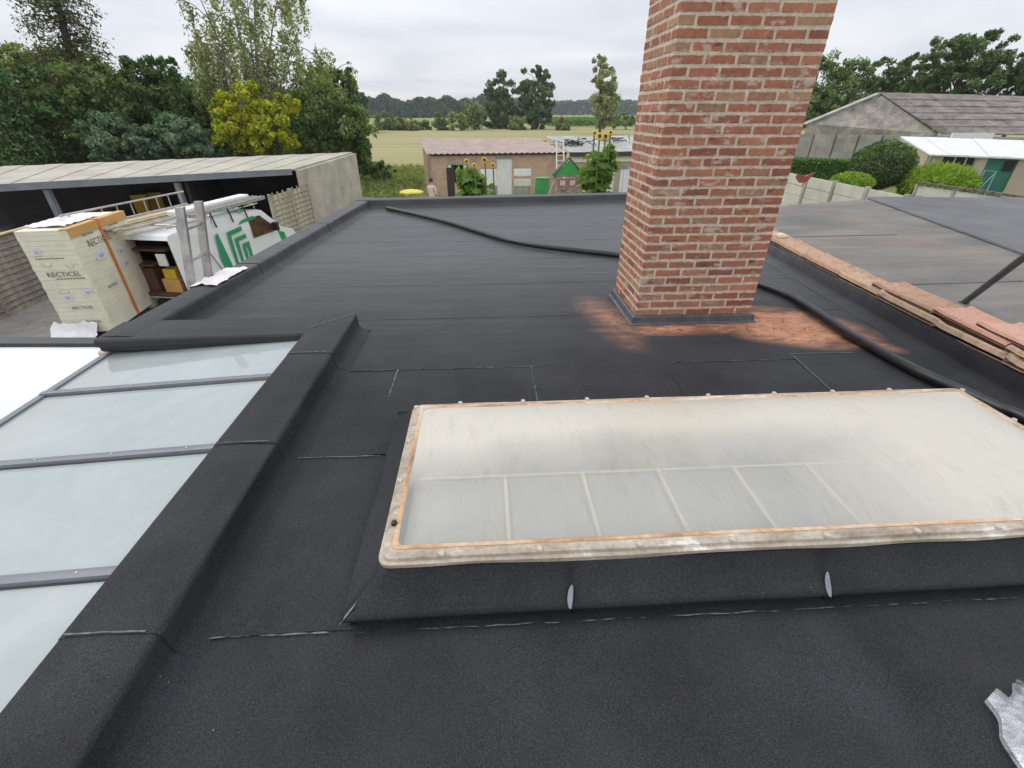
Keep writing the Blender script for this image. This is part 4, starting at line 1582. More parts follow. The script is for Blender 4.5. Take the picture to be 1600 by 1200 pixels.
for k in range(NLAY):
    z0 = 0.13 + k * lh
    ja, jb = random.uniform(-.006, .006), random.uniform(-.006, .006)
    q = [sp(ja, jb, 0), sp(w1 + ja, jb, 0), sp(w1 + ja, w2 + jb, 0), sp(ja, w2 + jb, 0)]
    MB().hexa([(v_.x, v_.y, z0) for v_ in q] + [(v_.x, v_.y, z0 + lh - 0.0035) for v_ in q]).build('board', M_PIR, stk)
for a, b_ in ((0.04, 0.04), (w1 - 0.14, 0.04), (0.04, w2 - 0.3), (w1 - 0.14, w2 - 0.3), (0.45, 0.9)):
    q = [sp(a, b_, 0), sp(a + 0.1, b_, 0), sp(a + 0.1, b_ + 0.25, 0), sp(a, b_ + 0.25, 0)]
    MB().hexa([(v_.x, v_.y, 0) for v_ in q] + [(v_.x, v_.y, 0.126) for v_ in q]).build('foot_block', M_PIR, stk)
zt = 0.13 + SH
q = [sp(-.02, -.02, 0), sp(0.14, -.02, 0), sp(0.14, w2 + .02, 0), sp(-.02, w2 + .02, 0)]
MB().hexa([(v_.x, v_.y, zt - 0.17) for v_ in [sp(-.022, -.022, 0), sp(-.013, -.022, 0), sp(-.013, w2 + .02, 0), sp(-.022, w2 + .02, 0)]] +
          [(v_.x, v_.y, zt + 0.012) for v_ in [sp(-.022, -.022, 0), sp(-.013, -.022, 0), sp(-.013, w2 + .02, 0), sp(-.022, w2 + .02, 0)]]).build('card_edge', M_CARD, stk)
MB().hexa([(v_.x, v_.y, zt + 0.001) for v_ in q] + [(v_.x, v_.y, zt + 0.014) for v_ in q]).build('card_top', M_CARD, stk)
# strap round the long face and over the top
b_ = w2 * 0.47
MB().hexa([tuple(sp(-.034, b_, 0.14)), tuple(sp(-.026, b_, 0.14)), tuple(sp(-.026, b_ + .075, 0.14)), tuple(sp(-.034, b_ + .075, 0.14)),
           tuple(sp(-.034, b_, zt + .02)), tuple(sp(-.026, b_, zt + .02)), tuple(sp(-.026, b_ + .075, zt + .02)), tuple(sp(-.034, b_ + .075, zt + .02))]).build('strap', M_STRAP, stk)
MB().hexa([tuple(sp(-.03, b_, zt + .021)), tuple(sp(w1 + .02, b_, zt + .021)), tuple(sp(w1 + .02, b_ + .075, zt + .021)), tuple(sp(-.03, b_ + .075, zt + .021)),
           tuple(sp(-.03, b_, zt + .028)), tuple(sp(w1 + .02, b_, zt + .028)), tuple(sp(w1 + .02, b_ + .075, zt + .028)), tuple(sp(-.03, b_ + .075, zt + .028))]).build('strap', M_STRAP, stk)
# crumpled white film on top and at the foot
vs_, fs_ = [], []
for j in range(13):
    for i in range(9):
        s, t = i / 8, j / 12
        z = zt + 0.03 + 0.05 * abs(mnoise.noise(Vector((s * 4, t * 6, 2)))) + 0.02 * math.sin(s * 7)
        vs_.append(tuple(sp(0.16 + (w1 - 0.2) * s, w2 * (0.12 + t * 0.62 + 0.06 * mnoise.noise(Vector((s * 5, t * 3, 8)))), z)))
for j in range(12):
    for i in range(8):
        a = j * 9 + i
        fs_.append((a, a + 1, a + 10, a + 9))
M_FILM = simple('white wrapping film', (0.74, 0.73, 0.72), 0.45, 0.08, 9, bmp=0.3)
MB().add(vs_, fs_).build('wrap_film', M_FILM, stk, 'all')
vs_, fs_ = [], []
for j in range(9):
    for i in range(12):
        s, t = i / 11, j / 8
        vs_.append(tuple(sp(0.25 + (w1 - 0.05) * s, -0.04 - 0.38 * t + 0.05 * mnoise.noise(Vector((s * 5, t * 5, 1))), 0.34 * (1 - t) ** 1.6 + 0.02 + 0.14 * abs(mnoise.noise(Vector((s * 6, t * 6, 4)))))))
for j in range(8):
    for i in range(11):
        a = j * 12 + i
        fs_.append((a, a + 1, a + 13, a + 12))
MB().add(vs_, fs_).build('wrap_film', M_FILM, stk, 'all')
# print and labels; local matrices on the two seen faces
up_ = Vector((0, 0, 1))


def onface(face, a, z):
    """short face (a runs from its left edge) or long face (a runs from the near corner)"""
    if face == 's':
        return frame(sp(w1 - a, -0.0085, z), -u1, up_)
    return frame(sp(-0.0085, a, z), u2, up_)


for face, a, z, s_, t in (('s', 0.52, 1.48, 0.150, 'RECTICEL'), ('s', 0.56, 0.72, 0.10, 'RECTICEL'), ('s', 0.62, 0.38, 0.085, 'RECTICEL'),
                          ('l', 0.84, 2.0, 0.20, 'RECTICEL'), ('l', 0.60, 1.02, 0.08, 'RECTICEL'), ('l', 0.55, 2.20, 0.085, 'RECTICEL'), ('l', 1.55, 2.22, 0.085, 'RECTICEL')):
    text_part('lettering', t, s_, onface(face, a, z), M_INK, stk)
for face, a, z in (('s', 0.42, 1.82), ('s', 0.62, 1.38)):
    for k in range(9):
        M = onface(face, a - 0.28 + 0.062 * k, z)
        q = [M @ Vector(c) for c in ((0, 0, 0), (0.045, 0, 0), (0.045, 0.022, 0), (0, 0.022, 0))]
        MB().add(q, [(0, 1, 2, 3)]).build('print_mark', M_INK, stk)
M_YINK = simple('yellow print', (0.62, 0.45, 0.10), 0.8, 0.1, 5)
for face, a, z, r in (('s', 0.30, 1.74, 0.10), ('s', 0.72, 1.70, 0.09), ('l', 0.55, 2.10, 0.12), ('l', 1.5, 2.12, 0.12), ('s', 0.35, 1.12, 0.1)):
    M = onface(face, a, z)
    pl = []
    for k in range(9):
        an = R(180 + 22.5 * k)
        pl.append((M @ Vector((r * math.cos(an), r * math.sin(an), 0)), M @ Vector((r * 0.84 * math.cos(an), r * 0.84 * math.sin(an), 0))))
    mb = MB()
    for k in range(8):
        mb.add([pl[k][0], pl[k + 1][0], pl[k + 1][1], pl[k][1]], [(0, 1, 2, 3)])
    mb.build('print_arc', M_YINK, stk)
for face, a, z, w_, h_ in (('s', 0.22, 1.98, 0.16, 0.17), ('s', 0.36, 0.98, 0.2, 0.15), ('s', 0.80, 1.08, 0.22, 0.12), ('l', 0.66, 1.72, 0.34, 0.2), ('l', 1.40, 1.62, 0.26, 0.17), ('l', 1.40, 1.32, 0.24, 0.16)):
    M = onface(face, a, z)
    q = [M @ Vector(c) for c in ((-w_ / 2, -h_ / 2, 0.001), (w_ / 2, -h_ / 2, 0.001), (w_ / 2, h_ / 2, 0.001), (-w_ / 2, h_ / 2, 0.001))]
    lb = MB().add(q, [(0, 1, 2, 3)]).build('paper_label', M_LAB, stk)
    q = [M @ Vector(c) for c in ((-w_ * .2, -h_ * .3, 0.003), (w_ * .3, -h_ * .3, 0.003), (w_ * .3, h_ * .1, 0.003), (-w_ * .2, h_ * .1, 0.003))]
    MB().add(q, [(0, 1, 2, 3)]).build('label_print', simple('lilac label print', (0.45, 0.45, 0.58), 0.8, 0.3, 40), lb)

# ---- van
VR, VF = atz(262, 369, -1.08), atz(430, 319, -1.08)
vd = (VF - VR)
vd.z = 0
vang = math.atan2(vd.y, vd.x)
van = thing('delivery_van', 'white works van with green square logo and loaded roof rack, rear doors open', 'van', (VR.x, VR.y, GZ), vang)
VW, VL, VH = 1.95, 5.3, 1.92
M_VAN = simple('white van paint', (0.80, 0.81, 0.81), 0.25, 0.04, 2)
M_GREEN = simple('green vinyl', (0.02, 0.30, 0.13), 0.35, 0.1, 3)
M_TINT = simple('dark car glass', (0.015, 0.017, 0.018), 0.06, 0.2, 2)
M_PLY = simple('brown plywood lining', (0.095, 0.045, 0.026), 0.8, 0.3, 4)
# local: x forward, y left (away from us); right side at y = 0
side = [(0.0, 0.32), (0.0, VH - 0.12), (0.06, VH - 0.02), (0.2, VH), (3.55, VH), (3.80, VH - 0.06), (4.55, 1.22), (5.15, 1.02), (5.32, 0.80), (5.34, 0.38), (5.25, 0.32)]
MB().add([(x, 0.06 * (z > 1.7), z) for x, z in side] + [(x, 0.05, z) for x, z in side],
         [tuple(range(len(side)))]).build('side_panel', M_VAN, van)
MB().add([(x, VW - 0.06 * (z > 1.7), z) for x, z in side], [tuple(reversed(range(len(side))))]).build('side_panel', M_VAN, van)
sk = MB()
nn_ = len(side)
vv = [(x, 0.06 * (z > 1.7), z) for x, z in side] + [(x, VW - 0.06 * (z > 1.7), z) for x, z in side]
ff = [(i, i + 1, nn_ + i + 1, nn_ + i) for i in range(1, nn_ - 1)] + [(nn_ - 1, 0, nn_, 2 * nn_ - 1)]
sk.add(vv, ff).build('body_shell', M_VAN, van, True)
MB().box((2.6, 0.1, 0.42), (2.65, VW - 0.1, VH - 0.14)).build('bulkhead', M_PLY, van)
MB().box((0.03, 0.075, 0.42), (2.58, 0.10, VH - 0.14)).build('lining', M_PLY, van)
MB().box((0.03, VW - 0.10, 0.42), (2.58, VW - 0.075, VH - 0.14)).build('lining', M_PLY, van)
MB().box((0.03, 0.10, 0.36), (2.58, VW - 0.10, 0.43)).build('load_floor', M_PLY, van)
for k, (x, y, z, a, b_, c, m) in enumerate(((0.1, 0.25, 0.44, 0.4, 0.5, 0.35, M_CARD), (0.12, 0.3, 0.80, 0.3, 0.35, 0.25, M_YEL), (0.15, 0.95, 0.44, 0.5, 0.6, 0.6, M_PLY),
                                             (0.05, 0.35, 1.15, 0.05, 0.26, 0.3, M_WHITE), (0.1, 0.85, 1.1, 0.4, 0.7, 0.05, M_PLY), (0.08, 0.3, 1.5, 0.4, 1.2, 0.05, M_PLY))):
    MB().chbox((x, y, z), (x + a, y + b_, z + c), 0.01).build('cargo_item', m, van)
MB().hexa([(-0.02, VW - 0.03, 0.4), (-0.02, VW + 0.02, 0.4), (-0.9, VW + 0.12, 0.4), (-0.9, VW + 0.08, 0.4), (-0.02, VW - 0.03, VH - 0.1), (-0.02, VW + 0.02, VH - 0.1), (-0.9, VW + 0.12, VH - 0.1), (-0.9, VW + 0.08, VH - 0.1)]).build('rear_door', M_VAN, van)
# cab side window with brown reflections, windscreen, mirror
MB().add([(3.05, -0.006, 1.18), (3.05, 0.03, 1.74), (3.62, 0.03, 1.74), (4.25, -0.006, 1.24), (4.2, -0.006, 1.16)], [(0, 1, 2, 3, 4)]).build('side_window', simple('brown reflecting window', (0.085, 0.040, 0.026), 0.15, 0.7, 3), van)
MB().add([(3.84, 0.12, VH - 0.09), (4.52, 0.10, 1.265), (4.52, VW - 0.10, 1.265), (3.84, VW - 0.12, VH - 0.09)], [(0, 1, 2, 3)]).build('windscreen', M_TINT, van).location = (0.012, 0, 0.012)
MB().chbox((3.98, -0.24, 1.20), (4.10, -0.04, 1.46), 0.02).build('wing_mirror', M_BLK, van)
for x in (0.95, 4.35):
    for y0, y1 in ((-0.01, 0.2), (VW - 0.2, VW + 0.01)):
        w = MB().tube([(x, y0, 0.33), (x, y1, 0.33)], 0.33, 20).build('wheel', M_BLK, van)
        MB().tube([(x, y0 - 0.004 if y0 < 0.5 else y1, 0.33), (x, y0 if y0 < .5 else y1 + 0.004, 0.33)], 0.19, 14).build('rim', M_ALU, w)
# green logo on the side: swoosh and nested square spiral
def flat(pl, name, mat=M_GREEN, y=-0.008):
    MB().add([(x, y, z) for x, z in pl], [tuple(range(len(pl)))]).build(name, mat, van)


flat([(1.52, 1.62), (1.62, 1.62), (1.86, 0.45), (1.56, 0.45), (1.45, 0.95)], 'logo_band')
flat([(1.98, 1.58), (2.62, 1.62), (2.62, 1.50), (2.10, 1.46), (2.10, 0.5), (1.98, 0.5)], 'logo_band')
flat([(2.22, 1.36), (2.72, 1.38), (2.72, 1.26), (2.34, 1.25), (2.34, 0.62), (2.22, 0.62)], 'logo_band')
flat([(2.46, 1.14), (2.78, 1.15), (2.78, 0.6), (2.66, 0.6), (2.66, 1.02), (2.58, 1.02), (2.58, 0.6), (2.46, 0.6)], 'logo_band')
flat([(2.55, 1.665), (3.45, 1.70), (3.3, 1.78), (2.75, 1.76)], 'logo_band', M_GREEN, 0.02)
flat([(4.30, 1.14), (4.62, 1.02), (4.75, 0.5), (4.5, 0.5)], 'logo_band')
MB().add([(3.0, 0.2, VH + 0.004), (3.5, 0.2, VH + 0.004), (3.5, VW - 0.2, VH + 0.004), (3.0, VW - 0.2, VH + 0.004)], [(0, 1, 2, 3)]).build('logo_band', M_GREEN, van)
for x in (1.3, 1.32):
    pass
MB().tube([(0.9, -0.03, 1.62), (1.35, -0.03, 0.7)], 0.012, 6).build('side_trim', M_BLK, van)
# rack
rack = MB()
for x in (0.4, 1.6, 2.8, 3.5):
    rack.tube([(x, 0.05, VH), (x, 0.05, VH + 0.16), (x, VW - 0.05, VH + 0.16), (x, VW - 0.05, VH)], 0.02, 6)
for y in (0.05, VW - 0.05):
    rack.tube([(0.1, y, VH + 0.16), (3.7, y, VH + 0.16)], 0.018, 6)
rack.build('roof_rack', M_ALU, van)
for x in (1.6, 2.3, 2.95):
    MB().tube([(x, 0.02, VH + 0.25), (x + 0.06, -0.01, VH - 0.14)], 0.022, 6).build('tie_strap', M_BLK, van)
# load on the rack: each lifts off
VM = Matrix.Translation((VR.x, VR.y, GZ)) @ Matrix.Rotation(vang, 4, 'Z')


def onvan(mb, name, mat, label, cat, smooth=False):
    o = mb.build(name, mat, None, smooth)
    o.matrix_world = VM
    return tag(o, label, cat)


t_ = thing('roof_ladder', 'aluminium ladder lying on edge along the far side of the van roof', 'ladder')
t_.matrix_world = VM
for z in (VH + 0.22, VH + 0.56):
    MB().tube([(-0.75, VW - 0.12, z), (3.0, VW - 0.12, z)], 0.024, 8).build('rail', M_ALU, t_)
for k in range(9):
    MB().tube([(-0.55 + k * 0.42, VW - 0.12, VH + 0.22), (-0.55 + k * 0.42, VW - 0.12, VH + 0.56)], 0.016, 6).build('rung', M_ALU, t_)
onvan(MB().chbox((-0.6, 1.35, VH + 0.18), (3.1, 1.60, VH + 0.225), 0.005), 'timber_plank', M_PINE, 'long orange pine plank on the van roof rack', 'plank')
for k, (a, y, z, l_) in enumerate(((-0.7, 1.02, 0.18, 2.2), (-0.5, 0.84, 0.18, 2.5), (-0.62, 0.93, 0.225, 2.1), (-0.4, 0.66, 0.18, 2.0))):
    onvan(MB().chbox((a, y, VH + z), (a + l_, y + 0.09, VH + z + 0.042), 0.004), 'timber_batten', M_WOOD2,
          ('longest-reaching pale batten of the bundle on the rear of the van roof', 'pale batten second from the plank on the van roof', 'pale batten lying on top of the bundle on the van roof', 'pale batten of the van roof bundle nearest the leaning ladder')[k], 'batten')['group'] = 'battens on the van roof'
t_ = thing('folded_ladder', 'bundle of folded aluminium ladder sections along the near side of the van roof', 'ladder')
t_.matrix_world = VM
for y in (0.18, 0.28, 0.44, 0.56):
    MB().chbox((1.15, y, VH + 0.18), (4.35, y + 0.035, VH + 0.28), 0.006).build('rail', M_ALU, t_)
for k in range(11):
    MB().box((1.3 + k * 0.28, 0.20, VH + 0.22), (1.33 + k * 0.28, 0.58, VH + 0.25)).build('rung', M_ALU, t_)
MB().chbox((1.2, 0.62, VH + 0.18), (4.2, 0.95, VH + 0.34), 0.02).build('white_tube_box', M_WHITE, t_)

# ---- ladder leaning on the upstand, with its white rag
lad = thing('leaning_ladder', 'aluminium ladder leaning against the roof edge beside the van', 'ladder')
for y in (4.30, 4.60):
    x1 = -2.66
    MB().hexa([(x1 - 0.75, y - 0.018, GZ), (x1 - 0.68, y - 0.018, GZ), (x1 - 0.68, y + 0.018, GZ), (x1 - 0.75, y + 0.018, GZ),
               (x1 + 0.02, y - 0.018, 0.80), (x1 + 0.09, y - 0.018, 0.80), (x1 + 0.09, y + 0.018, 0.80), (x1 + 0.02, y + 0.018, 0.80)]).build('rail', M_ALU, lad)
for k in range(13):
    z = -2.75 + 0.28 * k
    t = (z - GZ) / (0.80 - GZ)
    x = -3.375 + 0.77 * t
    MB().tube([(x, 4.31, z), (x, 4.59, z)], 0.017, 8).build('rung', M_ALU, lad)
vs_, fs_ = [], []
for j in range(16):
    for i in range(9):
        s, t = i / 8, j / 15
        wob = mnoise.noise(Vector((s * 4, t * 7, 6)))
        yy = 4.16 + 0.54 * t + 0.04 * wob
        a = (s - 0.35) * 0.34 + 0.03 * mnoise.noise(Vector((1, t * 6, s)))
        xb = -2.735 + (yy - 3.06) * 0.0735
        if a >= 0:
            x, z = xb + a, PH + 0.012
        else:
            x, z = xb - 0.018, PH + 0.005 + a
        vs_.append((x, yy, z + 0.022 * abs(wob) + (0.02 * abs(mnoise.noise(Vector((s * 9, t * 14, 2)))) if a > 0 else 0)))
for j in range(15):
    for i in range(8):
        a = j * 9 + i
        fs_.append((a, a + 1, a + 10, a + 9))
tag(MB().add(vs_, fs_).build('white_rag', simple('white cloth', (0.74, 0.69, 0.69), 0.9, 0.06, 20), None, 'all'), 'white rag laid on the roof edge under the leaning ladder', 'rag')

# ================================================================== 10 garden buildings behind
def mat_brickwall():
    m, nt, N, L, b = newmat('distant brickwork')
    t = N.new('ShaderNodeTexCoord')
    s = N.new('ShaderNodeSeparateXYZ')
    L.new(t.outputs['Object'], s.inputs[0])
    c = N.new('ShaderNodeCombineXYZ')
    L.new(mth(nt, 'ADD', s.outputs['X'], s.outputs['Y']), c.inputs[0])
    L.new(s.outputs['Z'], c.inputs[1])
    br = N.new('ShaderNodeTexBrick')
    br.inputs['Scale'].default_value = 1.0
    br.inputs['Brick Width'].default_value = 0.215
    br.inputs['Row Height'].default_value = 0.065
    br.inputs['Mortar Size'].default_value = 0.009
    br.inputs['Color1'].default_value = (0.46, 0.25, 0.165, 1)
    br.inputs['Color2'].default_value = (0.60, 0.38, 0.26, 1)
    br.inputs['Mortar'].default_value = (0.56, 0.47, 0.38, 1)
    L.new(c.outputs[0], br.inputs['Vector'])
    f = nz(nt, 1.6, 5, 0.6)
    L.new(mix(nt, 0.5, br.outputs['Color'], ramp(nt, f, [(0.3, gray(0.35)), (0.7, gray(0.65))]), 'OVERLAY'), b.inputs['Base Color'])
    b.inputs['Roughness'].default_value = 0.95
    return m


M_BW = mat_brickwall()
M_PANT = simple('pinkish profiled roofing', (0.36, 0.275, 0.235), 0.8, 0.2, 1.2)
M_ASB = simple('old grey fibre cement', (0.36, 0.36, 0.335), 0.92, 0.3, 1.2, bmp=0.3)
A = atz(673, 240, -0.62)
B = atz(985, 236.5, -0.62)
sd = (B - A)
sang = math.atan2(sd.y, sd.x)
shed = thing('brick_outbuilding', 'low brick outbuilding with a pinkish corrugated roof behind the rear roof edge', 'shed', (A.x, A.y, GZ), sang)
LW, LD, H0, H1 = 8.3, 6.2, 2.36, 2.86
skew = -0.10        # side wall leans off square


def shp(x, y, z):
    return (x + y * skew, y, z)


def bw(x0, x1, z0, z1, name='wall_front', par=None, y=0.0, th=0.2, m=None):
    MB().box((x0, y, z0), (x1, y + th, z1)).build(name, m or M_BW, par or shed)


# front wall with window and door openings
bw(0, 1.0, 0, H0); bw(1.0, 2.1, 0, 0.75); bw(1.0, 2.1, 1.75, H0); bw(2.1, 3.95, 0, H0); bw(3.95, 4.9, 2.05, H0); bw(4.9, LW, 0, H0)
w_ = MB().box((1.0, 0.06, 0.75), (2.1, 0.10, 1.75)).build('window', M_TINT, shed)
MB().box((1.0, 0.02, 0.75), (1.16, 0.055, 1.75)).build('frame', M_WHITE, w_)
MB().box((1.9, 0.02, 0.75), (2.1, 0.055, 1.75)).build('frame', M_WHITE, w_)
MB().box((0.92, -0.012, 1.752), (2.18, 0.0, 1.92)).build('lintel', M_CONC, shed)
MB().box((3.95, 0.05, 0), (4.9, 0.1, 2.045)).build('white_door', M_WHITE, shed)
MB().box((3.87, -0.012, 2.052), (4.98, 0.0, 2.20)).build('lintel', M_CONC, shed)
# left side wall with dark doorway
for (y0, y1, z0, z1, zz) in ((0.21, 1.2, 0, H0 - 0.02, 0), (3.0, LD, 0, H0 + 0.12, 0), (1.2, 3.0, 1.95, H0 + 0.02, 0)):
    MB().add([shp(0, y0, z0), shp(0.2, y0, z0), shp(0.2, y1, z0), shp(0, y1, z0), shp(0, y0, z1), shp(0.2, y0, z1), shp(0.2, y1, z1), shp(0, y1, z1)],
             [(0, 3, 2, 1), (4, 5, 6, 7), (0, 1, 5, 4), (1, 2, 6, 5), (2, 3, 7, 6), (3, 0, 4, 7)]).build('wall_side', M_BW, shed)
MB().add([shp(0.15, 1.2, 0), shp(0.15, 3.0, 0), shp(0.15, 3.0, 1.95), shp(0.15, 1.2, 1.95)], [(0, 1, 2, 3)]).build('doorway', M_DARK, shed)
MB().add([shp(-0.02, 1.75, 0), shp(-0.02, 2.05, 0), shp(-0.02, 2.05, 1.94), shp(-0.02, 1.75, 1.94)], [(0, 1, 2, 3)]).build('door_leaf', M_WHITE, shed)
MB().box((0.2, LD - 0.2, 0), (LW, LD, H1 - 0.1)).build('wall_rear', M_BW, shed)
MB().box((0.0, -0.12, H0 - 0.10), (LW, -0.005, H0 + 0.0)).build('gutter', simple('brown gutter', (0.055, 0.04, 0.035), 0.5, 0.2, 4), shed)
nr = 25
for k in range(nr):
    x0, x1 = -0.25 + (LW + 0.3) * k / nr, -0.25 + (LW + 0.3) * (k + 1) / nr
    vs_, fs_ = [], []
    for i in range(7):
        t = i / 6
        x = x0 + (x1 - x0) * t
        zz = 0.055 * (0.5 - 0.5 * math.cos(2 * math.pi * t))
        for y, hz in ((-0.28, H0 + 0.0), (LD + 0.2, H1)):
            vs_ += [shp(x, y, hz + zz), shp(x, y, hz + zz - 0.02)]
    for i in range(6):
        a = i * 4
        fs_ += [(a, a + 4, a + 6, a + 2), (a + 1, a + 3, a + 7, a + 5), (a, a + 1, a + 5, a + 4)]
    MB().add(vs_, fs_).build('roof_sheet', M_PANT, shed, True)
MB().box((0.0, LD - 0.05, 0), (0.05, LD, 0.1)).build('wall_foot', M_CONC, shed)

sh2 = thing('grey_roofed_shed', 'low shed with mossy grey roof and white fascia right of the brick outbuilding', 'shed', (A.x, A.y, GZ), sang)
for k in range(8):
    x0, x1 = LW + 0.1 + k * 1.02, LW + 0.1 + (k + 1) * 1.02 - 0.01
    MB().hexa([(x0, -0.3, H0 - 0.02), (x1, -0.3, H0 - 0.02), (x1, 7.0, H1 + 0.05), (x0, 7.0, H1 + 0.05), (x0, -0.3, H0 + 0.04 + .012 * (k % 2)), (x1, -0.3, H0 + 0.04 + .012 * (k % 2)), (x1, 7.0, H1 + 0.11), (x0, 7.0, H1 + 0.11)]).build('roof_sheet', M_ASB, sh2)
MB().box((LW + 0.1, -0.32, H0 - 0.22), (LW + 8.2, -0.305, H0 + 0.02)).build('dark_gutter', MATS['brown gutter'], sh2)
MB().box((LW + 0.3, -0.10, H0 - 0.55), (LW + 8.2, 0.0, H0 - 0.225)).build('white_fascia', simple('cream fascia', (0.78, 0.74, 0.64), 0.6, 0.08, 3), sh2)
MB().box((LW + 0.3, 0.0, 0), (LW + 8.2, 0.2, H0 - 0.03)).build('wall_front', simple('beige render', (0.40, 0.34, 0.24), 0.9, 0.2, 1), sh2)
for k, x in enumerate((LW + 0.9, LW + 3.6)):
    g_ = MB().box((x, -0.05, 0), (x + 2.3, -0.005, 1.35)).build('garage_door', M_WHITE, sh2)
    MB().box((x - 0.1, -0.02, 1.36), (x + 2.4, -0.001, 1.6)).build('lintel', M_CONC, sh2)
    for i in range(5):
        MB().box((x + 0.2 + i * 0.45, -0.057, 0.02), (x + 0.22 + i * 0.45, -0.051, 1.34)).build('door_rib', M_CONC, g_)


def to_shed(x, y, z):
    return Matrix.Translation((A.x, A.y, GZ)) @ Matrix.Rotation(sang, 4, 'Z') @ Vector((x, y, z))


# white ladder on the shed front
ld = thing('white_ladder', 'white ladder leaning on the eaves where the two shed roofs meet', 'ladder', tuple(to_shed(LW - 0.75, -0.9, 0)), sang)
for x in (0, 0.45):
    MB().hexa([(x, 0, 0.4), (x + 0.07, 0, 0.4), (x + 0.07, 0.07, 0.4), (x, 0.07, 0.4), (x, 0.75, 3.0), (x + 0.07, 0.75, 3.0), (x + 0.07, 0.82, 3.0), (x, 0.82, 3.0)]).build('rail', M_WHITE, ld)
for k in range(9):
    z = 0.55 + 0.28 * k
    y = (z - 0.4) / 2.6 * 0.75 + 0.035
    MB().tube([(0.05, y, z), (0.47, y, z)], 0.02, 6).build('rung', M_WHITE, ld)
# dark cut branches on the grey roof
M_TWIG = simple('dark twigs', (0.05, 0.042, 0.036), 0.9, 0.3, 5)
for lab, x, y, w_, n_ in (('dark heap of cut branches on the grey shed roof beside the white ladder', LW + 0.9, 2.2, 1.1, 45), ('dark heap of branches on the grey shed roof near the chimney', LW + 4.2, 3.2, 0.7, 18)):
    br = MB()
    for k in range(n_):
        c = Vector((random.gauss(0, w_ * 0.45), random.gauss(0, 0.4), random.uniform(0.02, 0.35)))
        d2 = Vector((random.uniform(-1, 1), random.uniform(-.4, .4), random.uniform(-.25, .35))).normalized() * random.uniform(0.3, 0.9)
        br.tube([c - d2 * .5, c + Vector((0, 0, .05)), c + d2 * .5], [0.03, 0.024, 0.01], 5)
    o = br.build('branch_heap', M_TWIG)
    o.location = to_shed(x, y, H0 + 0.06 + 0.07 * y)
    o.rotation_euler = (0, 0, sang)
    tag(o, lab, 'branches', None, 'stuff')

# ---- garden things between the roof and the sheds
def stand(px, py, Y):
    p = aty(px, py, Y)
    return (p.x, p.y, GZ)


# white panels (cold frames)
for lab, px0, px1, py0, py1, Y in (('white cold-frame panel nearest the sunflowers, left of the white door', 751, 777, 265, 306, 27.0),
                                    ('stacked white shelf frame right of the white door', 803, 829, 264, 306, 27.0)):
    a, b_ = aty(px0, py0, Y), aty(px1, py1, Y)
    t_ = thing('white_garden_frame', lab, 'garden frame', (a.x, Y, GZ))
    w_, h_ = b_.x - a.x, a.z - GZ
    hb = aty(px0, 290, Y).z - GZ
    if px0 < 760:
        MB().chbox((0, 0, hb), (w_, 0.05, h_), 0.01).build('panel', M_WHITE, t_)
    else:
        m1, m2 = aty(px0, 275, Y).z - GZ, aty(px0, 280, Y).z - GZ
        MB().chbox((0, 0, m1), (w_, 0.05, h_), 0.01).build('panel', M_WHITE, t_)
        MB().chbox((0, 0.0, hb), (w_, 0.05, m2), 0.01).build('panel', simple('cream panel', (0.66, 0.64, 0.54), 0.6, 0.1, 4), t_)
    for x in (0, w_ - 0.05):
        MB().box((x, 0.051, 0), (x + 0.05, 0.10, h_ - 0.01)).build('leg', M_WOOD2, t_)
    MB().box((0.05, 0.10, 0.2), (w_ - 0.05, 0.6, hb - 0.05)).build('base_box', simple('mossy glass', (0.30, 0.33, 0.27), 0.4, 0.3, 3), t_)
# dark upright board by the window
a = aty(697, 262, 28.5)
t_ = MB().chbox((0, 0, 0), (0.42, 0.06, a.z - GZ), 0.01).build('dark_board', simple('dark stained board', (0.045, 0.035, 0.035), 0.8, 0.3, 3))
t_.location = (a.x, 28.5, GZ)
tag(t_, 'tall dark board standing before the outbuilding window', 'board')
# green barrel
p = aty(848, 279, 24)
t_ = thing('green_barrel', 'green plastic rain barrel left of the play tower', 'barrel', (p.x, 24, GZ))
zz = p.z - GZ
vs_ = []
prof = [(0.30, 0), (0.36, 0.25 * zz), (0.38, 0.55 * zz), (0.36, 0.85 * zz), (0.33, zz)]
M_BAR = simple('green plastic', (0.045, 0.26, 0.07), 0.45, 0.15, 4)
MB().tube([(0, 0, z) for r, z in prof], [r for r, z in prof], 20).build('drum', M_BAR, t_, True)
MB().tube([(0, 0, zz), (0, 0, zz + 0.05)], 0.35, 20).build('lid', M_BAR, t_, True)
MB().tube([(0, 0, zz * .6), (0, 0, zz * .6 + 0.04)], 0.395, 20).build('band', M_BAR, t_, True)

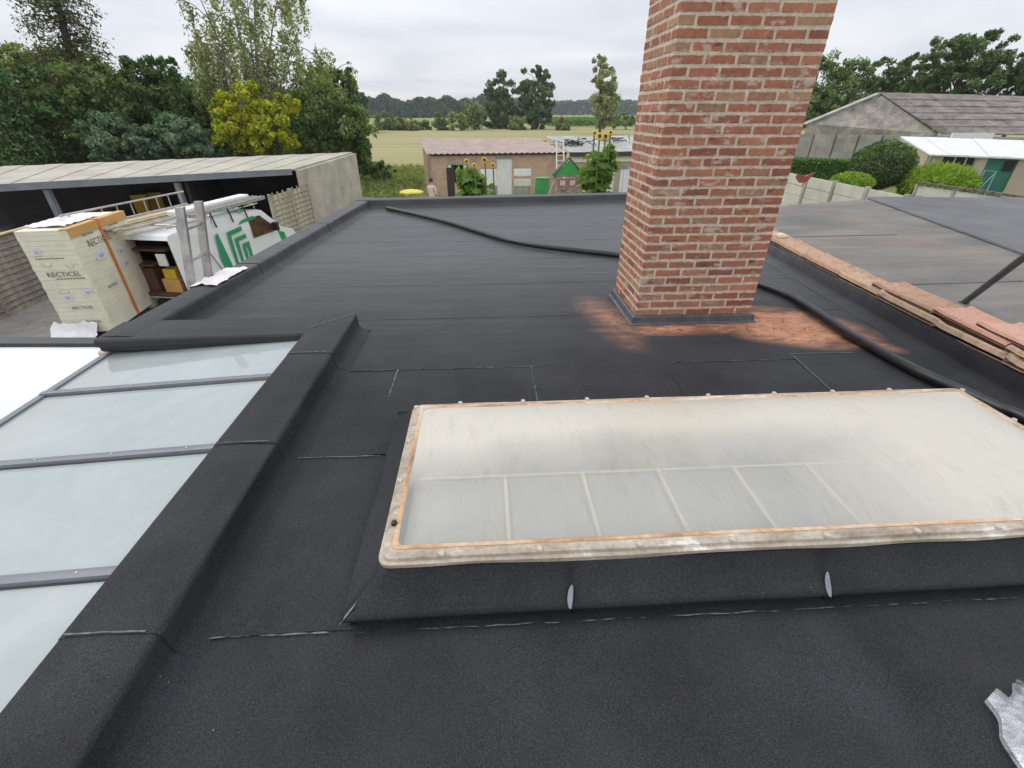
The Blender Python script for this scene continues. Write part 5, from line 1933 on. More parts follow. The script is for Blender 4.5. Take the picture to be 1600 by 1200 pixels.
# play tower
pY = 20.0
apx, l_, r_ = aty(890, 248, pY), aty(866, 273, pY), aty(913, 273, pY)
t_ = thing('play_tower', 'wooden play tower with bright green gable roof and pink panel', 'play tower', (apx.x, pY, GZ))
wz = (r_.x - l_.x) / 2
ze, za = l_.z - GZ, apx.z - GZ
M_GAB = simple('bright green panel', (0.045, 0.36, 0.075), 0.5, 0.08, 3)
M_DG = simple('dark green roof cloth', (0.02, 0.075, 0.03), 0.6, 0.15, 3)
MB().add([(-wz + .05, 0, ze), (wz - .05, 0, ze), (0, 0, za - .06), (-wz + .05, 0.03, ze), (wz - .05, 0.03, ze), (0, 0.03, za - .06)],
         [(0, 1, 2), (5, 4, 3), (0, 3, 4, 1), (1, 4, 5, 2), (2, 5, 3, 0)]).build('gable_panel', M_GAB, t_)
for s_ in (-1, 1):
    MB().add([(s_ * (wz + .02), -0.06, ze - .05), (0, -0.06, za), (0, .32, za), (s_ * (wz + .02), .32, ze - .05), (s_ * (wz + .02), -0.06, ze + .0), (0, -0.06, za + .05), (0, .32, za + .05), (s_ * (wz + .02), .32, ze + .0)],
             [(0, 1, 2, 3), (4, 5, 6, 7), (0, 1, 5, 4), (1, 2, 6, 5), (2, 3, 7, 6), (3, 0, 4, 7)]).build('roof_slope', M_DG, t_)
    for y in (0.10, 0.62):
        MB().box((s_ * (wz - .12) - .045, y, 0), (s_ * (wz - .12) + .045, y + .09, ze - .01)).build('post', M_WOOD2, t_)
MB().box((-wz + .05, -0.01, ze - 0.09), (wz - .05, 0.045, ze - .003)).build('beam', M_WOOD, t_)
MB().box((-wz + .17, 0.06, ze - 0.52), (wz - .17, 0.09, ze - 0.15)).build('pink_panel', simple('dull pink panel', (0.36, 0.17, 0.17), 0.7, 0.2, 6), t_)
for x in (-.22, .18):
    MB().chbox((x - .11, 0.03, ze - 0.42), (x + .11, 0.058, ze - 0.22), .01).build('pale_patch', simple('pale pink patch', (0.66, 0.48, 0.48), 0.7, 0.2, 9), t_)
for k in range(6):
    MB().box((-wz + .17, 0.05, ze - 0.68 - k * 0.24), (wz - .17, 0.085, ze - 0.54 - k * 0.24)).build('rail_board', M_WOOD, t_)
MB().hexa([(wz - .08, 0.5, ze - .9), (wz + .02, 0.5, ze - .9), (wz + .02, 0.6, ze - .9), (wz - .08, 0.6, ze - .9), (wz - .08, 0.5, ze - .3), (wz + .02, .5, ze - .3), (wz + .02, .6, ze - .3), (wz - .08, .6, ze - .3)]).build('brace', M_WOOD, t_)
MB().tube([(wz - .1, 0.1, ze - .45), (wz + .75, 0.1, 0)], 0.05, 8).build('swing_leg', M_WOOD, t_)
MB().tube([(-wz + .1, 0.1, ze - .2), (-wz - .85, 0.1, 0)], 0.05, 8).build('swing_leg', M_WOOD2, t_)
for k in range(6):
    t = (k + 1) / 7
    MB().tube([(-wz + .1 - .95 * t, 0.1, (ze - .2) * (1 - t)), (-wz + .1 - .95 * t + 0.25, 0.6, (ze - .2) * (1 - t) + 0.3)], 0.025, 6).build('climbing_rung', M_WOOD2, t_)

# yellow cover
p = aty(643, 301, 26)
vs_, fs_ = [], []
for j in range(9):
    for i in range(25):
        a = 2 * math.pi * i / 24
        r = 0.62 * (1 - (j / 8) ** 2.2) ** 0.5 * (1 + .08 * mnoise.noise(Vector((math.cos(a) * 2, math.sin(a) * 2, j * .3))))
        vs_.append((r * math.cos(a) * 1.0, r * math.sin(a) * .8, (p.z - GZ) + 0.16 * j / 8))
for j in range(8):
    for i in range(24):
        a = j * 25 + i
        fs_.append((a, a + 1, a + 26, a + 25))
t_ = thing('yellow_parasol', 'small folded-down yellow garden parasol beside the outbuilding door', 'parasol', (p.x, 26, GZ))
MB().add(vs_, fs_).build('canopy', simple('yellow cloth', (0.72, 0.58, 0.10), 0.7, 0.1, 5), t_, 'all')
MB().tube([(0, 0, 0), (0, 0, p.z - GZ + 0.1)], 0.02, 8).build('pole', M_WHITE, t_)
MB().tube([(0, 0, 0), (0, 0, 0.06)], 0.22, 16).build('foot', M_CONC, t_)

# fence posts in the field edge
for k, (px, py, h) in enumerate(((583, 258, 1.25), (597, 262, 1.2), (566, 262, 1.3))):
    p = aty(px, py, 36)
    o = MB().chbox((-.06, -.06, 0), (.06, .06, p.z - GZ), 0.01).build('fence_post', M_WOOD)
    o.location = (p.x, 36, GZ)
    tag(o, 'dark wooden fence post in the long grass, ' + ('the middle one of three', 'the one nearest the outbuilding', 'the one nearest the carport wall')[k], 'post', 'posts beside the carport')

# ---- person: pale pink top, dark hair, by the outbuilding door
def person(loc, rz):
    J = [(0, 0, 0.95), (0, 0.0, 1.15), (0, 0.0, 1.36), (0, -0.01, 1.50), (0, -0.02, 1.60), (0, -0.02, 1.72),
         (0.09, 0, 0.90), (0.10, -0.02, 0.50), (0.10, 0.03, 0.08), (0.10, -0.12, 0.04),
         (-0.09, 0, 0.90), (-0.10, 0.03, 0.50), (-0.11, 0.08, 0.08), (-0.11, -0.06, 0.04),
         (0.19, 0, 1.40), (0.26, -0.04, 1.13), (0.20, -0.24, 1.0), (0.17, -0.32, 0.98),
         (-0.19, 0, 1.40), (-0.27, 0.0, 1.12), (-0.27, -0.1, 0.88), (-0.26, -0.13, 0.79)]
    E_ = [(0, 1), (1, 2), (2, 3), (3, 4), (4, 5), (0, 6), (6, 7), (7, 8), (8, 9), (0, 10), (10, 11), (11, 12), (12, 13), (2, 14), (14, 15), (15, 16), (16, 17), (2, 18), (18, 19), (19, 20), (20, 21)]
    Rr = [(.15, .11), (.135, .10), (.15, .105), (.06, .06), (.075, .085), (.07, .085), (.085, .085), (.06, .06), (.042, .045), (.045, .035), (.085, .085), (.06, .06), (.042, .045), (.045, .035),
          (.06, .06), (.042, .042), (.033, .033), (.03, .022), (.06, .06), (.042, .042), (.033, .033), (.03, .022)]
    me = bpy.data.meshes.new('person')
    me.from_pydata(J, E_, [])
    o = bpy.data.objects.new('person', me)
    COL.objects.link(o)
    o.modifiers.new('skin', 'SKIN')
    for i, d in enumerate(me.skin_vertices[0].data):
        d.radius = Rr[i]
        d.use_root = i == 0
    sb_ = o.modifiers.new('sub', 'SUBSURF')
    sb_.levels = 2
    dg = bpy.context.evaluated_depsgraph_get()
    m2 = bpy.data.meshes.new_from_object(o.evaluated_get(dg))
    bpy.data.objects.remove(o)
    m2.materials.clear()
    for m in (simple('skin', (0.50, 0.32, 0.24), 0.6, 0.05, 9), simple('pale pink shirt', (0.70, 0.56, 0.55), 0.85, 0.06, 9), simple('dark trousers', (0.04, 0.045, 0.06), 0.9, 0.2, 9)):
        m2.materials.append(m)
    for p_ in m2.polygons:
        c = p_.center
        p_.material_index = 2 if c.z < 0.93 and abs(c.x) < 0.2 else (1 if c.z < 1.47 and (abs(c.x) < 0.24 and c.z > 0.93 or c.z > 1.12) else 0)
        p_.use_smooth = True
    o = link('person', m2)
    o.location = loc
    o.rotation_euler = (0, 0, rz)
    hair = MB()
    vs_, fs_ = [], []
    for j in range(9):
        for i in range(16):
            th, ph = math.pi * 0.62 * j / 8, 2 * math.pi * i / 16
            k = 1.0 if math.sin(ph) > -0.45 or j < 4 else 0.72
            vs_.append((0.098 * math.sin(th) * math.cos(ph) * k, -0.015 + 0.112 * math.sin(th) * math.sin(ph) * k, 1.685 + 0.125 * math.cos(th)))
    for j in range(8):
        for i in range(16):
            fs_.append((j * 16 + i, j * 16 + (i + 1) % 16, (j + 1) * 16 + (i + 1) % 16, (j + 1) * 16 + i))
    hair.add(vs_, fs_).build('hair', simple('dark brown hair', (0.03, 0.02, 0.015), 0.7, 0.2, 30), o, 'all')
    face = MB()
    for s_ in (-1, 1):
        face.chbox((s_ * .032 - .011, -.112, 1.655), (s_ * .032 + .011, -.10, 1.667), .003)
    face.build('eyes', M_INK, o)
    MB().add([(0, -.122, 1.635), (-.013, -.10, 1.625), (.013, -.10, 1.625), (0, -.10, 1.66)], [(0, 1, 2), (0, 2, 3), (0, 3, 1)]).build('nose', MATS['skin'], o)
    MB().chbox((-.022, -.108, 1.597), (.022, -.095, 1.604), .002).build('mouth', simple('lips', (.35, .14, .12), .6, .1, 9), o)
    return tag(o, 'person with dark hair in a pale pink top standing by the outbuilding corner', 'person')


p = aty(673, 282, 24.0)
person((p.x, 24.0, GZ), R(150))

# ================================================================== 11 right-hand background: barn, white-roofed shed, concrete fences
bY = 46.0
M_BARNR = simple('lichened brown barn roof', (0.19, 0.165, 0.15), 0.95, 0.42, 1.1, bmp=0.5)
M_BGAB = simple('stained concrete gable', (0.275, 0.25, 0.21), 0.95, 0.5, 0.9, bmp=0.3)
barn = thing('old_barn', 'old concrete barn with lichened grey-brown roof below the right-hand trees', 'barn')
gA, gL, gR = aty(1374, 147, bY), aty(1263, 193, bY), aty(1466, 209, bY - 4.0)
rE, eE = aty(1533, 152, bY), aty(1660, 212, bY - 10)
n = 4
MB().add([gL, gA, gR, (gR.x, gR.y, GZ), (gL.x, gL.y, GZ), (gL.x, gL.y + .2, gL.z), (gA.x, gA.y + .2, gA.z), (gR.x, gR.y + .2, gR.z), (gR.x, gR.y + .2, GZ), (gL.x, gL.y + .2, GZ)],
         [(0, 1, 2, 3, 4), (9, 8, 7, 6, 5), (0, 5, 6, 1), (1, 6, 7, 2), (2, 7, 8, 3), (4, 9, 5, 0)]).build('gable_wall', M_BGAB, barn)
# roof strips on the seen slope (real courses of sheets)
cols, rows = 9, 6
c00, c10, c11, c01 = gR + Vector((0, -.3, -.05)), eE, rE + Vector((4.5, 0, .02)), gA + Vector((0, 0, .05))
for r in range(rows):
    for c in range(cols):
        def q(s, t):
            a = c00.lerp(c10, s)
            b_ = c01.lerp(c11, s)
            return a.lerp(b_, t)
        s0_, s1_, t0, t1 = c / cols, (c + 1) / cols - .002, r / rows, (r + 1) / rows
        P4 = [q(s0_, t0), q(s1_, t0), q(s1_, t1 + .02), q(s0_, t1 + .02)]
        up2 = [0.10, 0.10, 0.03, 0.03]
        j = random.uniform(-.02, .02)
        MB().hexa([tuple(v_) for v_ in P4] + [(v_.x, v_.y, v_.z + up2[i] + j) for i, v_ in enumerate(P4)]).build('roof_sheet', M_BARNR, barn)
# far slope, verge and ridge opening
vg = [gL + Vector((-.2, -.1, -.08)), gA + Vector((0, -.1, .0)), gA + Vector((0, .5, .0)), gL + Vector((-.2, .5, -.08))]
MB().hexa([tuple(v_) for v_ in vg] + [(v_.x, v_.y, v_.z + .10) for v_ in vg]).build('verge_coping', M_ASB, barn)
fs4 = [gA + Vector((0, .2, .0)), rE + Vector((4.5, .2, .0)), rE + Vector((4.5, 9, -2.8)), gA + Vector((-2.0, 9, -2.8))]
MB().hexa([(v_.x, v_.y, v_.z - .08) for v_ in fs4] + [tuple(v_) for v_ in fs4]).build('far_slope', M_BARNR, barn)
MB().add([gA + Vector((-.25, -.12, -.42)), gA + Vector((.65, -.14, -.42)), gA + Vector((.3, -.13, .0)), gA + Vector((.05, -.13, .0))], [(0, 1, 2, 3)]).build('gable_vent', M_DARK, barn)
wallq((eE.x, eE.y), (gR.x, gR.y), GZ, gR.z - .1, -0.2, M_CONC, 'side_wall', barn)
w0 = aty(1470, 207, bY - 6)
w1_ = aty(1530, 213, bY - 6)
MB().box((w0.x, bY - 7.2, w1_.z - 0.35), (w1_.x, bY - 7.0, w0.z)).build('pale_sheet', M_WHITE, barn)
# lower concrete panels before the gable
pw = thing('concrete_panel_wall', 'row of pale concrete wall panels in front of the barn gable', 'wall')
a, b_ = aty(1240, 209, 42), aty(1420, 212, 38)
n = 5
for k in range(n):
    p0, p1 = a.lerp(b_, k / n), a.lerp(b_, (k + 1) / n - 0.012)
    wallq(p0, p1, GZ, p0.z, 0.12, M_CONC, 'panel', pw)
    wallq(a.lerp(b_, (k + 1) / n - 0.011), a.lerp(b_, (k + 1) / n - 0.002), GZ, p0.z - 0.02, 0.16, simple('dark joint', (0.09, 0.085, 0.075), .9, .2, 3), 'post', pw)

ws = thing('white_roofed_shed', 'beige shed with white sheet roof and a green door at the right', 'shed')
wY = 30.0
e0, e1_ = aty(1453, 241, wY), aty(1680, 250, wY - 3)
r0, r1_ = aty(1407, 213, wY + 6), aty(1680, 222, wY + 3)
n = 7
for k in range(n):
    s0_, s1_ = k / n, (k + 1) / n - 0.003
    P4 = [e0.lerp(e1_, s0_), e0.lerp(e1_, s1_), r0.lerp(r1_, s1_), r0.lerp(r1_, s0_)]
    MB().hexa([(v_.x, v_.y, v_.z - .08) for v_ in P4] + [(v_.x, v_.y, v_.z + .02 * (k % 2)) for v_ in P4]).build('roof_sheet', M_WHITEROOF, ws)
M_BEIGE = simple('beige rendered wall', (0.44, 0.38, 0.29), 0.9, 0.12, 1.5)
ed = (e1_ - e0).normalized()
en = Vector((-ed.y, ed.x, 0)).normalized()
wallq(e0 + en * .25, r0 - en * 0.1, GZ, e0.z - .09, 0.15, M_BEIGE, 'gable_wall', ws, r0.z - .1)


def fx_(px, py):             # point on the front line for a given pixel column
    best = min((abs(aty(px, py, yy).x - (e0.x + ed.x * s_)) + abs(yy - (e0.y + ed.y * s_)), s_) for s_ in [i * 0.05 for i in range(0, 260)] for yy in [e0.y + ed.y * s_])
    return best[1]


def fpan(pa_, pb_, z0, z1, th, mat, name, off=0.3):
    a = e0 + ed * fx_(pa_, 262) + en * off
    b_ = e0 + ed * fx_(pb_, 262) + en * off
    return wallq(a, b_, z0, z1, -th, mat, name, ws)


zt_ = e0.z - .1
fpan(1453, 1470, GZ, zt_, .15, M_BEIGE, 'pier')
fpan(1522, 1540, GZ, zt_ - .03, .15, M_BEIGE, 'pier', .2)
fpan(1590, 1640, GZ, zt_ - .06, .15, M_BEIGE, 'pier', .2)
fpan(1470, 1523, GZ, GZ + 1.0, .15, M_BEIGE, 'low_wall')
fpan(1470, 1523, GZ + 1.0, zt_ - .02, .05, M_TINT, 'dark_window', .45)
for px in (1490, 1508):
    fpan(px, px + 2, GZ + 1.0, zt_ - .05, .05, M_WHITE, 'window_bar', .38)
dr = fpan(1541, 1591, GZ, zt_ - .04, .06, simple('green door paint', (0.03, 0.155, 0.125), 0.5, 0.12, 2), 'green_door', .32)
wq = fpan(1571, 1586, GZ + 1.45, GZ + 2.0, .02, M_TINT, 'door_window', .24)
gate_m = simple('pale green rail', (0.30, 0.45, 0.42), 0.5, 0.1, 5)
ga, gb2 = e0 + ed * fx_(1538, 262) - en * .3, e0 + ed * fx_(1556, 262) - en * .3
gt = thing('garden_hurdle', 'pale green tube hurdle standing before the green door', 'gate')
MB().tube([(ga.x, ga.y, GZ), (ga.x, ga.y, GZ + 1.5), (gb2.x, gb2.y, GZ + 1.45), (gb2.x, gb2.y, GZ)], .03, 6).build('frame', gate_m, gt)
MB().tube([(ga.x, ga.y, GZ + .1), (gb2.x, gb2.y, GZ + 1.4)], .025, 6).build('brace', gate_m, gt)


def conc_fence(pa_, pb_, zt_, npan, label, lead=False):
    a, b_ = pa_, pb_
    f_ = thing('concrete_fence', label, 'fence')
    M_WC = simple('whitewashed concrete', (0.56, 0.54, 0.48), 0.9, 0.14, 1.5)
    nrow = 4
    for k in range(npan):
        p0, p1 = a.lerp(b_, k / npan + 0.012), a.lerp(b_, (k + 1) / npan - 0.012)
        for r in range(nrow):
            z0, z1 = GZ + (zt_ - GZ) * r / nrow, GZ + (zt_ - GZ) * (r + 1) / nrow - .025
            wallq(p0, p1, z0, z1, 0.06 + 0.012 * (r % 2), M_WC, 'panel', f_)
    for k in range(npan + 1):
        p0 = a.lerp(b_, k / npan - 0.011)
        p1 = a.lerp(b_, k / npan + 0.011)
        wallq(p0, p1, GZ, zt_ + .05, 0.12, M_CONC, 'post', f_)
    return f_


conc_fence(atz(1228, 268, -1.15), atz(1420, 306, -1.15), -1.15, 4, 'whitewashed concrete panel fence beyond the neighbour roof, beside the chimney')
f2 = conc_fence(atz(1436, 289, -1.3), atz(1640, 318, -1.3), -1.3, 3, 'concrete panel fence with a dark capping below the bright green grass mound')
a, b_ = atz(1436, 289, -1.3), atz(1640, 318, -1.3)
for k in range(14):
    wallq(a.lerp(b_, k / 14), a.lerp(b_, k / 14 + .058), -1.245, -1.16, 0.16, simple('mossy coping', (0.13, 0.11, 0.085), 0.95, 0.4, 3), 'coping_stone', f2)
# red cockerel ornament on the white fence
p = atz(1257, 277, -1.1)
ck = thing('red_ornament', 'small dark red bird ornament fixed on the whitewashed fence beside the chimney', 'ornament', (p.x - .05, p.y - .15, p.z))
M_RED = simple('dull red paint', (0.30, 0.06, 0.045), 0.7, 0.2, 5)
bm_ = MB()
bm_.add([(-.45, 0, .0), (-.2, 0, -.22), (.1, 0, -.2), (.3, 0, .05), (.42, 0, .22), (.25, 0, .2), (.05, 0, .05), (-.2, 0, .1), (-.42, 0, .18),
         (-.45, .05, .0), (-.2, .05, -.22), (.1, .05, -.2), (.3, .05, .05), (.42, .05, .22), (.25, .05, .2), (.05, .05, .05), (-.2, .05, .1), (-.42, .05, .18)],
        [tuple(range(9)), tuple(reversed(range(9, 18)))] + [(i, (i + 1) % 9, 9 + (i + 1) % 9, 9 + i) for i in range(9)])
bm_.build('body', M_RED, ck)
MB().tube([(0, .03, -.2), (0, .03, -.42)], .015, 6).build('leg', M_RED, ck)

# ================================================================== 12 vegetation
G_DARK = mat_foliage('dark oak leaves', (0.037, 0.071, 0.025), (0.101, 0.167, 0.057), (0.218, 0.305, 0.115))
G_MID = mat_foliage('mid green leaves', (0.063, 0.109, 0.034), (0.167, 0.247, 0.083), (0.322, 0.414, 0.161))
G_OLIVE = mat_foliage('olive leaves', (0.108, 0.140, 0.039), (0.251, 0.296, 0.098), (0.467, 0.493, 0.206))
G_BIRCH = mat_foliage('birch leaves', (0.143, 0.166, 0.064), (0.323, 0.351, 0.161), (0.557, 0.575, 0.323))
G_BLUE = mat_foliage('blue green needles', (0.057, 0.109, 0.063), (0.149, 0.236, 0.138), (0.310, 0.402, 0.270))
G_YEL = mat_foliage('yellowing leaves', (0.090, 0.170, 0.020), (0.370, 0.430, 0.035), (0.750, 0.680, 0.055))
G_SPR = mat_foliage('spruce needles', (0.032, 0.076, 0.025), (0.090, 0.171, 0.057), (0.198, 0.296, 0.108), 0.15)
G_LIME = mat_foliage('lime grass', (0.145, 0.246, 0.026), (0.261, 0.392, 0.043), (0.406, 0.536, 0.087))
G_HEDGE = mat_foliage('clipped hedge', (0.060, 0.138, 0.030), (0.117, 0.246, 0.052), (0.214, 0.362, 0.085))
G_FAR = mat_foliage('far woodland', (0.033, 0.077, 0.033), (0.059, 0.113, 0.051), (0.109, 0.173, 0.077), 0.1)
G_LARCH = mat_foliage('larch needles', (0.050, 0.062, 0.026), (0.105, 0.120, 0.055), (0.190, 0.200, 0.100))
M_BARK = simple('bark', (0.085, 0.068, 0.052), 0.95, 0.35, 6, bmp=0.6)
M_BARKP = simple('pale grey bark', (0.22, 0.20, 0.175), 0.95, 0.5, 5, bmp=0.4)


def leaf_mesh(name, pos, size, mat, nrm_bias=None, aspect=0.6, droop=None):
    n = len(pos)
    size = size if hasattr(size, '__len__') else np.full(n, size)
    size = size * np.clip(rng.lognormal(0.0, 0.38, n), 0.45, 2.2)
    a = rng.normal(size=(n, 3))
    if droop is not None:
        a = a * (1 - droop) + np.array([0, 0, -1.6]) * droop
    a /= np.linalg.norm(a, axis=1)[:, None]
    b = rng.normal(size=(n, 3))
    if nrm_bias is not None:
        b = np.cross(a, nrm_bias + 0.7 * b)
    b -= (a * b).sum(1)[:, None] * a
    b /= np.linalg.norm(b, axis=1)[:, None] + 1e-9
    s = size[:, None]
    V = np.stack([pos - a * s * .5, pos + b * s * aspect * .5 - a * s * .05, pos + a * s * .5, pos - b * s * aspect * .5 - a * s * .05], 1).reshape(-1, 3)
    Q = np.arange(4 * n).reshape(-1, 4)
    lv = np.repeat(rng.uniform(0, 1, n), 4)
    return np_mesh(name, V, Q, mat, lv)


def crown_points(ells, nclump, nleaf, cr=0.22, shell=0.45, clump_keep=1.0):
    """ells: (centre, (rx, ry, rz)); returns leaf positions, outward directions, clump centres"""
    P, D, C = [], [], []
    vol = [e_[1][0] * e_[1][2] + 1e-6 for e_ in ells]
    tot = sum(vol)
    for (c, r), v in zip(ells, vol):
        k = max(3, int(nclump * v / tot))
        d = rng.normal(size=(k, 3))
        d /= np.linalg.norm(d, axis=1)[:, None]
        rad = rng.uniform(shell, 1.0, k) ** 0.7 * rng.choice([1.0, 1.0, 1.0, 1.07, 1.13], k)
        cc = np.array(c) + d * rad[:, None] * np.array(r)
        rr = cr * min(r[0], r[2]) * rng.uniform(0.6, 1.3, k)
        m = max(4, int(nleaf * v / tot / k))
        off = rng.normal(size=(k, m, 3)) * np.array([1, 1, 0.62])
        off /= (np.linalg.norm(off, axis=2)[:, :, None] + 1e-9)
        off *= (rng.uniform(0.15, 1.0, (k, m)) ** 0.6)[:, :, None]
        pp = cc[:, None, :] + off * rr[:, None, None]
        dd = off * 0.7 + d[:, None, :] * 0.8 + np.array([0, 0, .35])
        P.append(pp.reshape(-1, 3))
        D.append(dd.reshape(-1, 3))
        C.append(cc)
    return np.concatenate(P), np.concatenate(D), np.concatenate(C)


def limbs(mb, base, top, r0, targets, n=7):
    base, top = Vector(base), Vector(top)
    pts = [base.lerp(top, t) + Vector((0.12 * mnoise.noise(Vector((t * 3, base.x, 1))), 0.12 * mnoise.noise(Vector((t * 3, base.y, 4))), 0)) for t in [i / 6 for i in range(7)]]
    mb.tube(pts, [r0 * (1.25 if i == 0 else 1) * (1 - 0.82 * i / 6) for i in range(7)], n)
    for tg in targets:
        tg = Vector(tg)
        t = max(0.2, min(0.92, (tg.z - base.z) / max(0.5, (top.z - base.z)) - 0.22))
        s = base.lerp(top, t)
        mid = s.lerp(tg, 0.5) + Vector((0, 0, 0.12 * (tg - s).length))
        rr = r0 * (1 - 0.75 * t) * 0.5
        mb.tube([s, mid, tg], [rr, rr * .55, rr * .15], 5, cap=False)


def tree(name, label, ell_px, Y, mat, nleaf=16000, nclump=160, leaf=0.17, group=None, cat='tree', cr=0.24, shell=0.4, bark=None, trunk_r=0.16, depth=1.0, base_px=None, zbase=None, nl=14):
    """crown lobes given by their sight lines (x, y, half-width, half-height in photograph pixels) at distance Y"""
    ells = []
    for k, e_ in enumerate(ell_px):
        x, y, rx_, ry_ = e_[:4]
        Yk = Y + (e_[4] if len(e_) > 4 else 0)
        c = aty(x, y, Yk)
        s = pxs(x, y, Yk)
        ells.append((tuple(c), (rx_ * s, rx_ * s * depth, ry_ * s * 0.9)))
    P, D, C = crown_points(ells, nclump, nleaf, cr, shell)
    keep = P[:, 2] > GZ + 0.05
    P, D = P[keep], D[keep]
    bx_ = np.mean([e_[0][0] for e_ in ells])
    byy = np.mean([e_[0][1] for e_ in ells])
    if base_px:
        bp = aty(base_px, 250, Y)
        bx_, byy = bp.x, bp.y
    t = thing(name, label, cat, (bx_, byy, GZ), 0, group)
    org = np.array([bx_, byy, GZ])
    link('crown', leaf_mesh('crown', P - org, leaf, mat, D), t)
    topz = max(e_[0][2] + e_[1][2] * 0.55 for e_ in ells) - GZ
    hi = max(ells, key=lambda q: q[0][2])
    mb = MB()
    idx = rng.choice(len(C), min(nl, len(C)), replace=False)
    limbs(mb, (0, 0, 0), (hi[0][0] - bx_, hi[0][1] - byy, topz), trunk_r, [tuple(C[i] - org) for i in idx])
    mb.build('trunk', bark or M_BARK, t, True)
    return t


# ---- left-hand garden wood
LG = 'trees behind the carport'
tree('conifer_tree', 'dark dense evergreen at the far left behind the carport', [(15, 205, 50, 70), (40, 150, 40, 50), (-40, 170, 60, 110)], 30, G_SPR, 24000, 260, .15, LG, trunk_r=.2)
tree('olive_tree', 'olive-brown tree crown at the left, below the bare-branched larch', [(50, 120, 62, 45), (110, 120, 55, 40), (20, 105, 45, 35)], 37, G_OLIVE, 22000, 300, .15, LG, trunk_r=.2, cr=.2)
tree('leafy_tree', 'broad mid-green tree between the dark evergreen and the blue-green pines', [(110, 200, 60, 60), (150, 150, 50, 55), (175, 135, 35, 35), (95, 235, 50, 25)], 32, G_MID, 28000, 300, .15, LG, trunk_r=.2, cr=.2)
tree('oak_tree', 'oak with ragged dark top left of the thin dark cypress', [(225, 120, 32, 34), (255, 112, 26, 26), (245, 165, 60, 50), (205, 130, 24, 20)], 35, G_DARK, 20000, 240, .15, LG, trunk_r=.18, cr=.2)
tree('leafy_tree', 'rounded grey-green tree behind the yellow tree, right of the cypress', [(310, 165, 55, 48), (350, 180, 40, 40)], 36, G_MID, 18000, 200, .15, LG, trunk_r=.15)
tree('pine_tree', 'blue-green pine bush overhanging the carport roof, left of two', [(180, 222, 42, 36), (225, 225, 38, 30), (165, 195, 20, 22)], 29.5, G_BLUE, 18000, 130, .17, LG, cr=.3, trunk_r=.12)
tree('pine_tree', 'blue-green pine bush overhanging the carport roof, beside the yellow tree', [(285, 220, 42, 36), (325, 230, 34, 24), (262, 205, 25, 22)], 30, G_BLUE, 18000, 120, .17, LG, cr=.3, trunk_r=.12)
tree('yellowing_tree', 'small tree with bright yellow-green leaves behind the carport', [(380, 165, 40, 32), (430, 195, 44, 36), (375, 205, 38, 34), (445, 165, 24, 20), (420, 220, 48, 20), (352, 172, 20, 22)], 30, G_YEL, 20000, 120, .16, LG, cr=.30, trunk_r=.12, shell=.5)
tree('hedge_tree', 'dense mid-green rounded bush at the right end of the carport', [(500, 180, 45, 55), (535, 195, 42, 42), (490, 215, 40, 28), (555, 205, 28, 32)], 33, G_MID, 24000, 240, .15, LG, trunk_r=.14, cr=.24)
tree('field_tree', 'small dark oak above the rounded bush at the field edge', [(528, 128, 28, 26), (545, 140, 16, 22), (505, 130, 20, 24)], 48, G_DARK, 9000, 90, .2, LG, trunk_r=.15)


def conifer_spire(name, label, base_px, Y, top_px, w_px, mat, tiers=26, droop=.3, sparse=1.0, leaf=.14, nper=9, group=None, zlo=None):
    tp = aty(*top_px, Y)
    bp = Vector((tp.x, Y, GZ))
    if base_px:
        b0 = aty(base_px, 240, Y)
        bp = Vector((b0.x, Y, GZ))
    H = tp.z - GZ
    t = thing(name, label, 'tree', tuple(bp), 0, group)
    P, S = [], []
    mb = MB()
    lean = Vector((tp.x - bp.x, 0, 0))
    W = w_px * pxs(*top_px, Y)
    mb.tube([(0, 0, 0), tuple(lean * .5 + Vector((0, 0, H * .5))), tuple(lean + Vector((0, 0, H)))], [.30, .22, .04], 8)
    z0 = zlo if zlo else H * .15
    for k in range(tiers):
        f_ = k / tiers
        z = z0 + (H - z0) * f_
        R_ = W * (1 - f_) ** .8 + .12
        for m in range(nper):
            if random.random() > sparse:
                continue
            an = random.uniform(0, 6.283)
            ln = R_ * random.uniform(.6, 1.1)
            o = lean * (z / H) + Vector((0, 0, z))
            tip = o + Vector((math.cos(an) * ln, math.sin(an) * ln, -droop * ln + .2 * ln * random.random()))
            mid = o.lerp(tip, .5) + Vector((0, 0, .08 * ln))
            mb.tube([o, mid, tip], [.028, .018, .006], 4, cap=False)
            c = int(26 * ln + 8)
            u = rng.uniform(.15, 1.0, c) ** .8
            pts_ = np.array(o)[None] * (1 - u)[:, None] + np.array(tip)[None] * u[:, None] + np.array([0, 0, 1])[None] * (.16 * ln * u * (1 - u))[:, None]
            pts_ += rng.normal(size=(c, 3)) * np.array([.10, .10, .07]) * (1 + .4 * ln)
            pts_[:, 2] -= np.abs(rng.normal(size=c)) * .12 * (1 + .4 * ln)
            P.append(pts_)
    cz = rng.uniform(z0, H, 1500)
    P.append(np.stack([lean.x * cz / H + rng.normal(size=1500) * .22, rng.normal(size=1500) * .22, cz], 1))
    P = np.concatenate(P)
    link('crown', leaf_mesh('crown', P, leaf, mat, None, .45, .35), t)
    mb.build('trunk', M_BARK, t, True)
    return t


conifer_spire('larch_tree', 'tall sparse larch with drooping branches leaning over the left trees', 140, 34, (45, -170), 112, G_LARCH, 44, .22, .62, .155, 9, LG, zlo=3.0)
conifer_spire('cypress_tree', 'thin dark cypress spike poking up left of the birch', 282, 33, (268, 104), 14, G_SPR, 26, -.5, 1.0, .12, 7, LG, zlo=2)
conifer_spire('spruce_tree', 'narrow dark spruce at the left edge of the picture', 22, 28.5, (-30, 75), 60, G_SPR, 30, .35, 1.0, .15, 10, LG, zlo=1)


